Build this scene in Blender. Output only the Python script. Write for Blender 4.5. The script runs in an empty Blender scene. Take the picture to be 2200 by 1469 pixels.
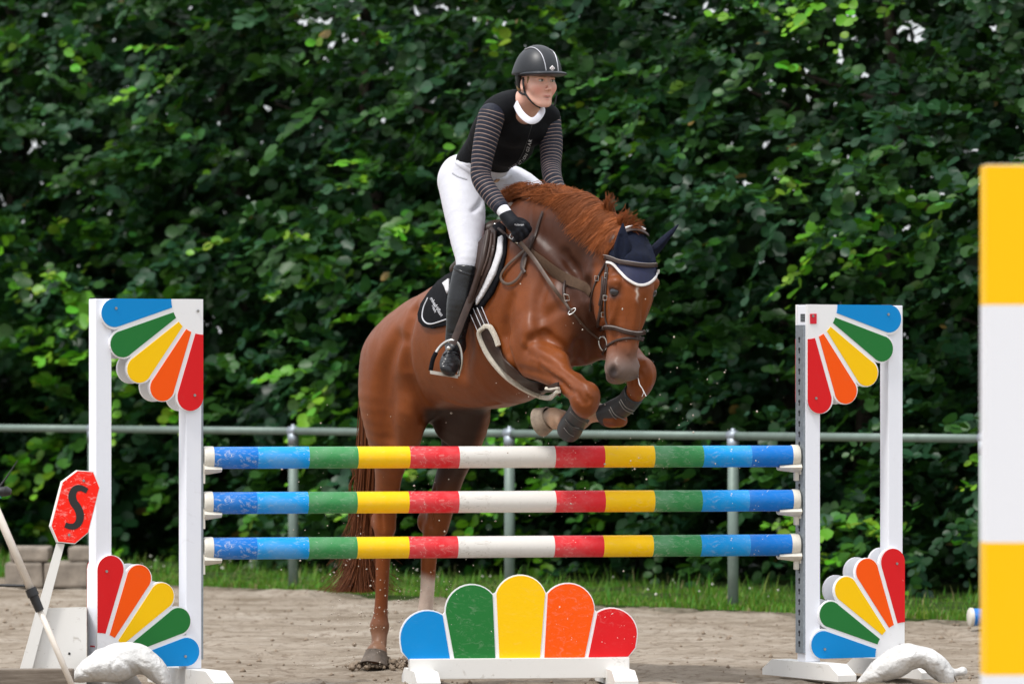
import bpy, bmesh, math, random, time
import numpy as np
from mathutils import Vector, Matrix, noise
from mathutils.bvhtree import BVHTree
from mathutils.geometry import delaunay_2d_cdt

R = math.radians
SC = bpy.context.scene
COL = SC.collection

# ------------------------------------------------------------------ camera, world, sun, exposure
FPX, HOR, CAMH, CAMD = 11364.0, 817.0, 1.42, 25.0
cam_data = bpy.data.cameras.new('camera')
cam = bpy.data.objects.new('camera', cam_data)
COL.objects.link(cam)
cam.location = (0, -CAMD, CAMH)
cam.rotation_euler = (R(90), 0, 0)
cam_data.sensor_width = 36.0
cam_data.lens = 36.0 * FPX / 2200.0
cam_data.shift_y = (HOR - 734.5) / 2200.0
cam_data.clip_start = 0.5
cam_data.clip_end = 2500.0
cam_data.dof.use_dof = True
cam_data.dof.focus_distance = 24.7
cam_data.dof.aperture_fstop = 4.4
SC.camera = cam

SUN_EL, SUN_AZ = 62.0, -48.0      # azimuth: degrees left of the camera, behind it
world = bpy.data.worlds.new('World')
SC.world = world
world.use_nodes = True
wn = world.node_tree.nodes
wl = world.node_tree.links
wn.clear()
wo = wn.new('ShaderNodeOutputWorld')
bg = wn.new('ShaderNodeBackground')
bg.inputs['Strength'].default_value = 0.12
sky = wn.new('ShaderNodeTexSky')
sky.sky_type = 'NISHITA'
sky.sun_disc = False
sky.sun_elevation = R(SUN_EL)
sky.air_density = 1.0
sky.dust_density = 1.0
hs = wn.new('ShaderNodeHueSaturation')
hs.inputs['Saturation'].default_value = 0.25
wl.new(sky.outputs[0], hs.inputs['Color'])
# thin bright cloud over the sky, even all round
mxs = wn.new('ShaderNodeMix'); mxs.data_type = 'RGBA'
cn = wn.new('ShaderNodeTexNoise'); cn.inputs['Scale'].default_value = 2.2; cn.inputs['Detail'].default_value = 5
cr_ = wn.new('ShaderNodeValToRGB'); cr_.color_ramp.elements[0].position = 0.3; cr_.color_ramp.elements[0].color = (0.55, 0.55, 0.55, 1)
cr_.color_ramp.elements[1].position = 0.7; cr_.color_ramp.elements[1].color = (0.85, 0.85, 0.85, 1)
wl.new(cn.outputs[0], cr_.inputs[0]); wl.new(cr_.outputs[0], mxs.inputs[0])
wl.new(hs.outputs[0], mxs.inputs[6]); 
# an overcast sky is about three times as bright overhead as at the horizon
tcw = wn.new('ShaderNodeTexCoord'); spw = wn.new('ShaderNodeSeparateXYZ'); wl.new(tcw.outputs['Generated'], spw.inputs[0])
zr = wn.new('ShaderNodeValToRGB'); zr.color_ramp.elements[0].position = 0.0; zr.color_ramp.elements[0].color = (0.34, 0.355, 0.375, 1)
zr.color_ramp.elements[1].position = 1.0; zr.color_ramp.elements[1].color = (1.0, 1.03, 1.08, 1)
wl.new(spw.outputs[2], zr.inputs[0])
scl = wn.new('ShaderNodeVectorMath'); scl.operation = 'SCALE'; scl.inputs['Scale'].default_value = 13.5
wl.new(zr.outputs[0], scl.inputs[0]); wl.new(scl.outputs[0], mxs.inputs[7])
wl.new(mxs.outputs[2], bg.inputs['Color'])
wl.new(bg.outputs[0], wo.inputs['Surface'])

sun_data = bpy.data.lights.new('sun', 'SUN')
sun_data.energy = 2.0
sun_data.angle = R(9)
sun_data.color = (1.0, 0.965, 0.91)
sun = bpy.data.objects.new('sun', sun_data)
COL.objects.link(sun)
sd = Vector((math.sin(R(SUN_AZ)) * math.cos(R(SUN_EL)), -math.cos(R(SUN_AZ)) * math.cos(R(SUN_EL)), math.sin(R(SUN_EL))))
sun.rotation_euler = sd.to_track_quat('Z', 'Y').to_euler()
sky.sun_rotation = math.atan2(sd.x, sd.y)

SC.view_settings.view_transform = 'Standard'
SC.view_settings.look = 'None'
SC.view_settings.gamma = 1.0
SC.view_settings.use_curve_mapping = False
SC.view_settings.exposure = 0.42
try:
    SC.cycles.use_denoising = True
    SC.cycles.max_bounces = 6
    SC.cycles.diffuse_bounces = 3
    SC.cycles.transmission_bounces = 3
    SC.cycles.caustics_reflective = False
except Exception:
    pass

# ------------------------------------------------------------------ helpers
def P(px, py, Y):
    d = Y + CAMD
    return Vector(((px - 1100.0) * d / FPX, Y, CAMH - (py - HOR) * d / FPX))

def s2l(c):
    out = []
    for v in c:
        v = v / 255.0
        out.append(v / 12.92 if v <= 0.04045 else ((v + 0.055) / 1.055) ** 2.4)
    return tuple(out)

def tag(o, label=None, cat=None, group=None, kind=None):
    if label: o['label'] = label
    if cat: o['category'] = cat
    if group: o['group'] = group
    if kind: o['kind'] = kind
    return o

def empty(name, loc=(0, 0, 0), rz=0.0):
    o = bpy.data.objects.new(name, None)
    o.location = loc
    o.rotation_euler = (0, 0, rz)
    o.empty_display_size = 0.1
    COL.objects.link(o)
    return o

def mesh_obj(name, verts, faces, mats, parent=None, smooth=False, midx=None, world=True):
    me = bpy.data.meshes.new(name)
    if isinstance(verts, np.ndarray):
        verts = verts.tolist()
    me.from_pydata([tuple(v) for v in verts], [], [tuple(f) for f in faces])
    if not isinstance(mats, (list, tuple)):
        mats = [mats]
    for m in mats:
        me.materials.append(m)
    if midx is not None:
        me.polygons.foreach_set('material_index', midx)
    if smooth:
        me.polygons.foreach_set('use_smooth', [True] * len(me.polygons))
    me.update()
    o = bpy.data.objects.new(name, me)
    COL.objects.link(o)
    if parent is not None:
        o.parent = parent
        if world:
            o.matrix_parent_inverse = base_matrix(parent).inverted()
    return o

def base_matrix(o):
    m = Matrix.Translation(o.location) @ o.rotation_euler.to_matrix().to_4x4()
    if o.parent is not None:
        m = base_matrix(o.parent) @ o.matrix_parent_inverse @ m
    return m

def mesh_fast(name, verts, quads, mats, parent=None, smooth=False, col=None, n=4):
    """numpy verts (n,3) and faces (m,k) into a mesh, with an optional per-vertex colour."""
    me = bpy.data.meshes.new(name)
    me.vertices.add(len(verts))
    me.vertices.foreach_set('co', np.ascontiguousarray(verts, dtype=np.float32).ravel())
    q = np.ascontiguousarray(quads, dtype=np.int32)
    k = q.shape[1]
    me.loops.add(q.size)
    me.loops.foreach_set('vertex_index', q.ravel())
    me.polygons.add(len(q))
    me.polygons.foreach_set('loop_start', np.arange(0, q.size, k, dtype=np.int32))
    if smooth:
        me.polygons.foreach_set('use_smooth', np.ones(len(q), dtype=bool))
    if col is not None:
        at = me.color_attributes.new('col', 'FLOAT_COLOR', 'POINT')
        c4 = np.ones((len(verts), 4), dtype=np.float32)
        c4[:, :col.shape[1]] = col
        at.data.foreach_set('color', c4.ravel())
    if not isinstance(mats, (list, tuple)):
        mats = [mats]
    for m in mats:
        me.materials.append(m)
    me.update(calc_edges=True)
    me.validate()
    o = bpy.data.objects.new(name, me)
    COL.objects.link(o)
    if parent is not None:
        o.parent = parent
        o.matrix_parent_inverse = base_matrix(parent).inverted()
    return o

class MB:
    """collects simple shapes into one mesh"""
    def __init__(self):
        self.v, self.f, self.m = [], [], []
    def add(self, verts, faces, mi=0):
        b = len(self.v)
        self.v += [Vector(v) for v in verts]
        self.f += [tuple(b + i for i in f) for f in faces]
        self.m += [mi] * len(faces)
        return self
    def box(self, x0, x1, y0, y1, z0, z1, mi=0, bev=0.0):
        if bev <= 0:
            v = [(x, y, z) for z in (z0, z1) for y in (y0, y1) for x in (x0, x1)]
            f = [(0, 2, 3, 1), (4, 5, 7, 6), (0, 1, 5, 4), (2, 6, 7, 3), (0, 4, 6, 2), (1, 3, 7, 5)]
            return self.add(v, f, mi)
        bm = bmesh.new()
        bmesh.ops.create_cube(bm, size=1.0)
        for v in bm.verts:
            v.co = Vector(((x0 + x1) / 2 + v.co.x * (x1 - x0), (y0 + y1) / 2 + v.co.y * (y1 - y0), (z0 + z1) / 2 + v.co.z * (z1 - z0)))
        bmesh.ops.bevel(bm, geom=bm.edges[:], offset=bev, segments=2, affect='EDGES', profile=0.6)
        bm.verts.index_update()
        self.add([v.co.copy() for v in bm.verts], [[v.index for v in f.verts] for f in bm.faces], mi)
        bm.free()
        return self
    def prism(self, poly, y0, y1, mi=0, mi_front=None):
        """polygon in x,z extruded along y (front = y0)"""
        n = len(poly)
        v = [(p[0], y0, p[1]) for p in poly] + [(p[0], y1, p[1]) for p in poly]
        f = [tuple(range(n)), tuple(range(2 * n - 1, n - 1, -1))] + [((i + 1) % n, i, n + i, n + (i + 1) % n) for i in range(n)]
        b = len(self.f)
        self.add(v, f, mi)
        if mi_front is not None:
            self.m[b] = mi_front
        return self
    def tube(self, pts, rad, n=10, mi=0, cap=True):
        pts = [Vector(p) for p in pts]
        if not isinstance(rad, (list, tuple)):
            rad = [rad] * len(pts)
        rings, b, fs = [], [], []
        up = None
        for i, p in enumerate(pts):
            t = (pts[min(i + 1, len(pts) - 1)] - pts[max(i - 1, 0)]).normalized()
            if up is None:
                up = t.orthogonal().normalized()
            up = (up - t * up.dot(t)).normalized()
            s = t.cross(up)
            for k in range(n):
                a = 2 * math.pi * k / n
                b.append(p + (up * math.cos(a) + s * math.sin(a)) * rad[i])
        m = len(pts)
        for i in range(m - 1):
            for k in range(n):
                a, c = i * n + k, i * n + (k + 1) % n
                fs.append((a, c, c + n, a + n))
        if cap:
            fs.append(tuple(range(n - 1, -1, -1)))
            fs.append(tuple((m - 1) * n + k for k in range(n)))
        return self.add(b, fs, mi)
    def xform(self, mat):
        self.v = [mat @ v for v in self.v]
        return self
    def build(self, name, mats, parent=None, smooth=False, world=False, angle=None):
        o = mesh_obj(name, self.v, self.f, mats, parent, smooth, self.m, world)
        if angle is not None:
            bm = bmesh.new(); bm.from_mesh(o.data)
            bmesh.ops.recalc_face_normals(bm, faces=bm.faces[:])
            for e in bm.edges:
                e.smooth = e.calc_face_angle(0) < R(angle)
            for f in bm.faces: f.smooth = True
            bm.to_mesh(o.data); bm.free()
        else:
            bm = bmesh.new(); bm.from_mesh(o.data)
            bmesh.ops.recalc_face_normals(bm, faces=bm.faces[:])
            bm.to_mesh(o.data); bm.free()
        return o

def cr(pts, n):
    """Catmull-Rom resample of tuples (any dimension), n steps per segment"""
    a = np.array(pts, dtype=float)
    if len(a) < 3:
        out = [a[0] + (a[-1] - a[0]) * t for t in np.linspace(0, 1, n + 1)]
        return np.array(out)
    e = np.vstack([2 * a[0] - a[1], a, 2 * a[-1] - a[-2]])
    out = []
    for i in range(1, len(e) - 2):
        for j in range(n):
            t = j / n
            out.append(0.5 * ((2 * e[i]) + (-e[i - 1] + e[i + 1]) * t + (2 * e[i - 1] - 5 * e[i] + 4 * e[i + 1] - e[i + 2]) * t * t + (-e[i - 1] + 3 * e[i] - 3 * e[i + 1] + e[i + 2]) * t ** 3))
    out.append(a[-1])
    return np.array(out)

# ------------------------------------------------------------------ materials
def new_mat(name):
    m = bpy.data.materials.new(name)
    m.use_nodes = True
    nt = m.node_tree
    b = nt.nodes['Principled BSDF']
    return m, nt, b

def ramp(nt, src, stops):
    r = nt.nodes.new('ShaderNodeValToRGB')
    el = r.color_ramp.elements
    el[0].position, el[0].color = stops[0][0], (*stops[0][1], 1) if len(stops[0][1]) == 3 else stops[0][1]
    el[1].position, el[1].color = stops[-1][0], (*stops[-1][1], 1)
    for p, c in stops[1:-1]:
        e = el.new(p); e.color = (*c, 1)
    nt.links.new(src, r.inputs[0])
    return r.outputs[0]

def noise_n(nt, scale, detail=4, rough=0.55, vec=None, dist=0.0):
    n = nt.nodes.new('ShaderNodeTexNoise')
    n.inputs['Scale'].default_value = scale
    n.inputs['Detail'].default_value = detail
    n.inputs['Roughness'].default_value = rough
    n.inputs['Distortion'].default_value = dist
    if vec is not None:
        nt.links.new(vec, n.inputs['Vector'])
    return n

def obj_coord(nt, scale=(1, 1, 1)):
    tc = nt.nodes.new('ShaderNodeTexCoord')
    mp = nt.nodes.new('ShaderNodeMapping')
    mp.inputs['Scale'].default_value = scale
    nt.links.new(tc.outputs['Object'], mp.inputs['Vector'])
    return mp.outputs[0]

def mix(nt, fac, a, b, mode='MIX'):
    m = nt.nodes.new('ShaderNodeMix')
    m.data_type = 'RGBA'
    m.blend_type = mode
    for sock, val in ((m.inputs[0], fac), (m.inputs[6], a), (m.inputs[7], b)):
        if isinstance(val, (int, float)):
            sock.default_value = val
        elif isinstance(val, tuple):
            sock.default_value = (*val[:3], 1)
        else:
            nt.links.new(val, sock)
    return m.outputs[2]

def bump(nt, b, h, strength=0.3, dist=0.01):
    bp = nt.nodes.new('ShaderNodeBump')
    bp.inputs['Strength'].default_value = strength
    bp.inputs['Distance'].default_value = dist
    nt.links.new(h, bp.inputs['Height'])
    nt.links.new(bp.outputs[0], b.inputs['Normal'])

def mat_plain(name, col, rough=0.5, metal=0.0, var=0.12, scale=30.0, bmp=0.0, spec=0.5, sheen=0.0, coat=0.0, bscale=None):
    m, nt, b = new_mat(name)
    v = obj_coord(nt)
    n = noise_n(nt, scale, 5, 0.6, v)
    c = ramp(nt, n.outputs[0], [(0.3, tuple(x * (1 - var) for x in col)), (0.7, tuple(min(1, x * (1 + var)) for x in col))])
    nt.links.new(c, b.inputs['Base Color'])
    b.inputs['Roughness'].default_value = rough
    b.inputs['Metallic'].default_value = metal
    b.inputs['Specular IOR Level'].default_value = spec
    if sheen: b.inputs['Sheen Weight'].default_value = sheen
    if coat: b.inputs['Coat Weight'].default_value = coat
    if bmp:
        n2 = noise_n(nt, bscale or scale * 4, 4, 0.6, v)
        bump(nt, b, n2.outputs[0], bmp, 0.004)
    return m

def mat_paint(name, col, wear=0.5, rough=0.35, chip=(0.75, 0.72, 0.66), fade=0.25, seed=0.0, dirt=0.25, scuff=0.0):
    """painted wood or plastic: chips, scuffs, dusty streaks"""
    m, nt, b = new_mat(name)
    v = obj_coord(nt)
    ad = nt.nodes.new('ShaderNodeVectorMath'); ad.inputs[1].default_value = (seed * 3.1, seed * 7.7, seed)
    nt.links.new(v, ad.inputs[0]); v = ad.outputs[0]
    big = noise_n(nt, 5.0, 5, 0.65, v, 0.6)
    fadec = tuple(x + (0.62 - x) * fade for x in col)
    b.inputs['Specular IOR Level'].default_value = 0.22
    c = mix(nt, ramp(nt, big.outputs[0], [(0.42, (0, 0, 0)), (0.72, (1, 1, 1))]), tuple(col), fadec)
    dn = noise_n(nt, 17.0, 6, 0.7, v, 1.2)
    c = mix(nt, ramp(nt, dn.outputs[0], [(0.60, (0, 0, 0)), (0.78, (dirt * 2.2,) * 3)]), c, (0.30, 0.25, 0.19))
    if scuff:
        sm = nt.nodes.new('ShaderNodeMapping'); sm.inputs['Scale'].default_value = (0.55, 1, 1); nt.links.new(v, sm.inputs['Vector'])
        sn = noise_n(nt, 34.0, 7, 0.72, sm.outputs[0], 1.5)
        cn_ = noise_n(nt, 3.3, 3, 0.5, v)
        mk = mix(nt, 1.0, ramp(nt, sn.outputs[0], [(0.53, (0, 0, 0)), (0.68, (scuff,) * 3)]), ramp(nt, cn_.outputs[0], [(0.42, (0.06,) * 3), (0.62, (1, 1, 1))]), 'MULTIPLY')
        c = mix(nt, mk, c, tuple(chip))
    chn = noise_n(nt, 60.0, 3, 0.5, v, 0.8)
    lo = 0.80 - 0.10 * wear
    c = mix(nt, ramp(nt, chn.outputs[0], [(lo, (0, 0, 0)), (lo + 0.02, (1, 1, 1))]), c, tuple(chip))
    nt.links.new(c, b.inputs['Base Color'])
    rr = ramp(nt, dn.outputs[0], [(0.35, (rough,) * 3), (0.75, (min(1, rough + 0.35),) * 3)])
    nt.links.new(rr, b.inputs['Roughness'])
    bump(nt, b, chn.outputs[0], 0.08, 0.002)
    return m

def mat_vcol(name, rough=0.5, bmp=0.15, bscale=(60, 60, 60), var=0.18, spec=0.4, sheen=0.0, sss=0.0, vscale=6.0):
    m, nt, b = new_mat(name)
    at = nt.nodes.new('ShaderNodeVertexColor'); at.layer_name = 'col'
    v = obj_coord(nt)
    n = noise_n(nt, vscale, 6, 0.65, v)
    f = ramp(nt, n.outputs[0], [(0.3, (1 - var,) * 3), (0.7, (1 + var * 0.7,) * 3)])
    c = mix(nt, 1.0, at.outputs[0], f, 'MULTIPLY')
    nt.links.new(c, b.inputs['Base Color'])
    b.inputs['Roughness'].default_value = rough
    b.inputs['Specular IOR Level'].default_value = spec
    if sheen: b.inputs['Sheen Weight'].default_value = sheen
    if sss:
        b.inputs['Subsurface Weight'].default_value = sss
        b.inputs['Subsurface Radius'].default_value = (0.01, 0.004, 0.002)
        b.inputs['Subsurface Scale'].default_value = 1.0
    if bmp:
        v2 = obj_coord(nt, bscale)
        n2 = noise_n(nt, 1.0, 4, 0.6, v2)
        bump(nt, b, n2.outputs[0], bmp, 0.004)
    return m

WHITE = s2l((232, 232, 240))
RED, ORANGE, YELLOW, GREEN, BLUE, DBLUE = s2l((218, 26, 32)), s2l((250, 88, 0)), s2l((252, 200, 0)), s2l((34, 116, 52)), s2l((0, 136, 208)), s2l((8, 114, 200))
M = {}
M['alu_white'] = mat_paint('white coated metal', s2l((236, 238, 246)), wear=0.05, rough=0.35, fade=0.0, dirt=0.08, chip=(0.45, 0.4, 0.35))
M['board_white'] = mat_paint('white painted board', s2l((238, 238, 240)), wear=0.15, rough=0.4, fade=0.0, dirt=0.10, chip=(0.5, 0.45, 0.38))
M['beam_white'] = mat_paint('white painted timber', s2l((226, 224, 220)), wear=0.5, rough=0.55, fade=0.0, dirt=0.35, chip=(0.3, 0.26, 0.2))
for k, c in (('red', RED), ('orange', ORANGE), ('yellow', YELLOW), ('green', GREEN), ('blue', BLUE)):
    M['fan_' + k] = mat_paint(k + ' board paint', c, wear=0.12, rough=0.3, fade=0.0, dirt=0.03, seed=len(k))
    M['pole_' + k] = mat_paint(k + ' pole paint', {'green': s2l((58, 138, 78)), 'blue': s2l((14, 150, 225)), 'red': s2l((222, 44, 52))}.get(k, c), wear=0.75 if k != 'yellow' else 0.35, rough=0.4, fade=0.16 if k != 'yellow' else 0.04, seed=len(k) + 3, dirt=0.12, scuff=0.55 if k != 'yellow' else 0.2)
M['pole_darkblue'] = mat_paint('dark blue pole paint', DBLUE, wear=0.9, rough=0.4, fade=0.12, seed=9, dirt=0.1, scuff=0.6)
M['pole_white'] = mat_paint('white pole paint', s2l((222, 218, 212)), wear=0.75, rough=0.45, fade=0.0, seed=5, dirt=0.3, chip=(0.26, 0.21, 0.16), scuff=0.55)
M['cream'] = mat_plain('cream plastic', s2l((215, 210, 198)), 0.45, var=0.08)
M['galv'] = mat_plain('galvanised metal', s2l((150, 158, 166)), 0.5, 0.7, var=0.15, scale=60)
M['fence'] = mat_plain('grey green fence metal', s2l((112, 128, 120)), 0.5, 0.2, var=0.12, scale=12)
M['black'] = mat_plain('black plastic', (0.012, 0.012, 0.013), 0.45, var=0.2)
M['hole'] = mat_plain('dark slot', (0.02, 0.02, 0.022), 0.8)
M['screw'] = mat_plain('screw metal', (0.35, 0.34, 0.33), 0.4, 0.8)
# ------------------------------------------------------------------ the setting
rng = np.random.default_rng(7)
random.seed(5)

# fence line on the ground: from image column to distance (1/d is linear in the column)
def d_line(px, off=0.0):
    i0, i1 = 1 / 36.0, 1 / 32.9
    inv = i0 + (i1 - i0) * (px - 630.0) / (1575.0 - 630.0)
    return 1 / inv
A0 = Vector(((630 - 1100) * 36.0 / FPX, 11.0, 0)); A1 = Vector(((1575 - 1100) * 32.9 / FPX, 7.9, 0))
LU = (A1 - A0).normalized()                 # along the fence, to the right and nearer
LN = Vector((LU.y, -LU.x, 0)).normalized()  # towards the arena
if LN.y > 0: LN = -LN
LN = Vector((-abs(LN.x), -abs(LN.y), 0))
def on_line(u, w):                          # w > 0 is behind the fence
    return A0 + LU * u - LN * w

def np_noise(n, lo, hi, shape_scale, seed):
    pass

# sand
def build_sand():
    nx, ny = 360, 620
    xs = np.linspace(-5.2, 5.2, nx); ys = np.linspace(-4.5, 15.0, ny)
    X, Y = np.meshgrid(xs, ys)
    a0 = np.array(A0[:2]); ln = np.array(LN[:2])
    # clip to the arena side of the verge edge
    w = -((X - a0[0]) * ln[0] + (Y - a0[1]) * ln[1])
    g = np.random.default_rng(3)
    Z = np.zeros_like(X)
    def octave(cx, cy, amp):
        gx = g.standard_normal((cy + 3, cx + 3))
        u = (X - xs[0]) / (xs[-1] - xs[0]) * cx; v = (Y - ys[0]) / (ys[-1] - ys[0]) * cy
        iu = u.astype(int); iv = v.astype(int); fu = u - iu; fv = v - iv
        fu = fu * fu * (3 - 2 * fu); fv = fv * fv * (3 - 2 * fv)
        return amp * ((gx[iv, iu] * (1 - fu) + gx[iv, iu + 1] * fu) * (1 - fv) + (gx[iv + 1, iu] * (1 - fu) + gx[iv + 1, iu + 1] * fu) * fv)
    Z += octave(9, 12, 0.012) + octave(22, 40, 0.012) + octave(60, 90, 0.008) + octave(150, 240, 0.0028)
    for _ in range(520):                     # hoof prints
        hx, hy = g.uniform(-5, 5), g.uniform(-4, 13)
        r = g.uniform(0.05, 0.09)
        d = np.sqrt((X - hx) ** 2 + (Y - hy) ** 2) / r
        Z += np.where(d < 2.2, -0.03 * np.exp(-d * d) + 0.014 * np.exp(-(d - 1.35) ** 2 * 6), 0)
    # wheel tracks of the harrow, running along the arena side
    Z += 0.007 * np.sin(w * 24.0) * (0.5 + 0.5 * np.sin(X * 1.3 + Y))
    Z = np.clip(Z * 0.75, -0.04, 0.05)
    Z -= 0.02
    V = np.stack([X, Y, Z], -1).reshape(-1, 3)
    idx = np.arange(nx * ny).reshape(ny, nx)
    Q = np.stack([idx[:-1, :-1], idx[:-1, 1:], idx[1:, 1:], idx[1:, :-1]], -1).reshape(-1, 4)
    wq = w.ravel()[Q].mean(1)
    Q = Q[wq < 0.22]
    m, nt, b = new_mat('arena sand')
    v = obj_coord(nt)
    n1 = noise_n(nt, 1.0, 6, 0.62, obj_coord(nt, (0.8, 2.6, 1))); n2 = noise_n(nt, 16.0, 7, 0.72, v); n3 = noise_n(nt, 300.0, 3, 0.7, v)
    c = ramp(nt, n1.outputs[0], [(0.34, (0.205, 0.162, 0.118)), (0.5, (0.315, 0.262, 0.206)), (0.66, (0.39, 0.335, 0.275))])
    c = mix(nt, ramp(nt, n2.outputs[0], [(0.36, (0.85,) * 3), (0.50, (0.0,) * 3)]), c, (0.165, 0.122, 0.086))
    c = mix(nt, ramp(nt, n3.outputs[0], [(0.62, (0,) * 3), (0.72, (0.5,) * 3)]), c, (0.50, 0.45, 0.39))
    nt.links.new(c, b.inputs['Base Color'])
    b.inputs['Roughness'].default_value = 0.95
    b.inputs['Specular IOR Level'].default_value = 0.15
    bump(nt, b, n2.outputs[0], 0.9, 0.03)
    o = mesh_fast('sand_arena', V, Q, m, smooth=True)
    tag(o, kind='structure')
    M['sand'] = m
    return X, Y, Z, xs, ys
SX, SY, SZ, sxs, sys_ = build_sand()
def sand_z(x, y):
    i = int(np.clip((x - sxs[0]) / (sxs[-1] - sxs[0]) * (len(sxs) - 1), 0, len(sxs) - 1))
    j = int(np.clip((y - sys_[0]) / (sys_[-1] - sys_[0]) * (len(sys_) - 1), 0, len(sys_) - 1))
    return float(SZ[j, i])

# outer arena sand further than the modelled sheet, and the field that reaches the horizon
mg = mat_plain('field grass', (0.05, 0.085, 0.02), 0.95, var=0.4, scale=0.5, spec=0.1)
b = MB(); b.add([(-1200, -1200, -0.09), (1200, -1200, -0.09), (1200, 1200, -0.09), (-1200, 1200, -0.09)], [(0, 1, 2, 3)])
tag(b.build('ground', mg), kind='structure')
v = [on_line(-34, 0.1), on_line(34, 0.1), on_line(34, -46), on_line(-34, -46)]
b = MB(); b.add([(p.x, p.y, -0.075) for p in v], [(0, 1, 2, 3)])
tag(b.build('outer_sand', M['sand']), kind='structure')

# grass verge under and behind the fence
mv = mat_plain('verge soil and grass', (0.035, 0.06, 0.014), 0.95, var=0.5, scale=9, spec=0.1)
nu, nw = 160, 14
V, Q = [], []
for i in range(nu):
    for j in range(nw):
        u = -16 + 32 * i / (nu - 1); w = 0.10 + 9.0 * (j / (nw - 1)) ** 1.5
        jit = 0.16 * noise.noise(Vector((u * 1.7, 3, 0))) if j == 0 else 0
        p = on_line(u, w + jit - 0.12)
        z = (-0.05 if j == 0 else -0.005 if j == 1 else 0.03) + 0.035 * noise.noise(Vector((u * 1.5, w * 1.5, 2)))
        V.append((p.x, p.y, z))
for i in range(nu - 1):
    for j in range(nw - 1):
        a = i * nw + j
        Q.append((a, a + nw, a + nw + 1, a + 1))
tag(mesh_obj('grass_verge', V, Q, mv, smooth=True), kind='structure')

def leaf_material(name, rough, trans):
    m, nt, b = new_mat(name)
    at = nt.nodes.new('ShaderNodeVertexColor'); at.layer_name = 'col'
    nt.links.new(at.outputs[0], b.inputs['Base Color'])
    b.inputs['Roughness'].default_value = rough
    b.inputs['Specular IOR Level'].default_value = 0.32
    tr = nt.nodes.new('ShaderNodeBsdfTranslucent')
    nt.links.new(mix(nt, 0.5, at.outputs[0], (0.10, 0.30, 0.01)), tr.inputs[0])
    ms = nt.nodes.new('ShaderNodeMixShader'); ms.inputs[0].default_value = trans
    out = nt.nodes['Material Output']
    nt.links.new(b.outputs[0], ms.inputs[1]); nt.links.new(tr.outputs[0], ms.inputs[2]); nt.links.new(ms.outputs[0], out.inputs[0])
    return m
M['leaf'] = leaf_material('hedge leaf', 0.42, 0.18)
M['blade'] = leaf_material('grass blade', 0.6, 0.3)

# grass blades
def blades(n, u0, u1, w0, w1, hmean, name, seed, wp=1.0):
    g = np.random.default_rng(seed)
    u = g.uniform(u0, u1, n); w = w0 + (w1 - w0) * g.random(n) ** wp
    clump = np.array([noise.noise(Vector((a * 1.6, b_ * 1.6, 5))) for a, b_ in zip(u, w)])
    h = hmean * (0.45 + 0.9 * g.random(n)) * (1 + 0.9 * clump) * (1 + 1.6 * (g.random(n) < 0.04))
    bx = np.array(A0[:2])[None] + u[:, None] * np.array(LU[:2])[None] - w[:, None] * np.array(LN[:2])[None]
    ang = g.uniform(0, 2 * np.pi, n)
    dx = np.stack([np.cos(ang), np.sin(ang)], -1)
    lean = g.uniform(0.1, 0.6, n)[:, None] * h[:, None] * np.stack([np.cos(ang + 1.3), np.sin(ang + 1.3)], -1)
    wd = g.uniform(0.003, 0.0065, n)[:, None]
    z0 = 0.0
    V = np.zeros((n, 5, 3))
    V[:, 0, :2] = bx - dx * wd; V[:, 1, :2] = bx + dx * wd
    V[:, 2, :2] = bx + dx * wd * .8 + lean * 0.35; V[:, 3, :2] = bx - dx * wd * .8 + lean * 0.35
    V[:, 4, :2] = bx + lean
    V[:, 0:2, 2] = z0; V[:, 2:4, 2] = (z0 + h * 0.55)[:, None]; V[:, 4, 2] = z0 + h
    i = np.arange(n)[:, None] * 5
    T = np.concatenate([i + [[0, 1, 2]], i + [[0, 2, 3]], i + [[3, 2, 4]]])
    c = np.zeros((n, 3))
    c[:, 0] = g.uniform(0.07, 0.16, n); c[:, 1] = g.uniform(0.19, 0.32, n); c[:, 2] = g.uniform(0.012, 0.035, n)
    dry = g.random(n) < 0.08
    c[dry] = (0.30, 0.27, 0.12)
    o = mesh_fast(name, V.reshape(-1, 3), T, M['blade'], col=np.repeat(c, 5, 0))
    return tag(o, 'rough green verge grass growing along the foot of the leafy hedge', 'grass', kind='stuff')
blades(110000, -9, 9, -0.16, 2.0, 0.040, 'grass', 11, 1.2)
# small white clover heads in the grass
g = np.random.default_rng(21)
b = MB()
for _ in range(70):
    u, w = g.uniform(-8, 8), g.uniform(0.0, 1.6)
    p = on_line(u, w); z = g.uniform(0.05, 0.12); r = g.uniform(0.006, 0.012)
    b.add([(p.x + r, p.y, z), (p.x, p.y + r, z), (p.x - r, p.y, z), (p.x, p.y - r, z), (p.x, p.y, z + r), (p.x, p.y, z - r)],
          [(0, 1, 4), (1, 2, 4), (2, 3, 4), (3, 0, 4), (1, 0, 5), (2, 1, 5), (3, 2, 5), (0, 3, 5)])
tag(b.build('clover_flowers', mat_plain('clover white', (0.6, 0.58, 0.5), 0.8)), 'small white clover heads scattered through the verge grass', 'flowers', kind='stuff')

# ---- hedge
def leaf_proto():
    v = np.array([(0, 0, 0), (.5, 0, -.05), (1.0, 0, -.01),
                  (.12, .27, .05), (.5, .46, .09), (.86, .30, .06),
                  (.12, -.27, .05), (.5, -.46, .09), (.86, -.30, .06)], dtype=np.float64)
    f = np.array([(0, 3, 4, 1), (1, 4, 5, 2), (0, 1, 7, 6), (1, 2, 8, 7)])
    return v, f
LV, LF = leaf_proto()

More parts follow.
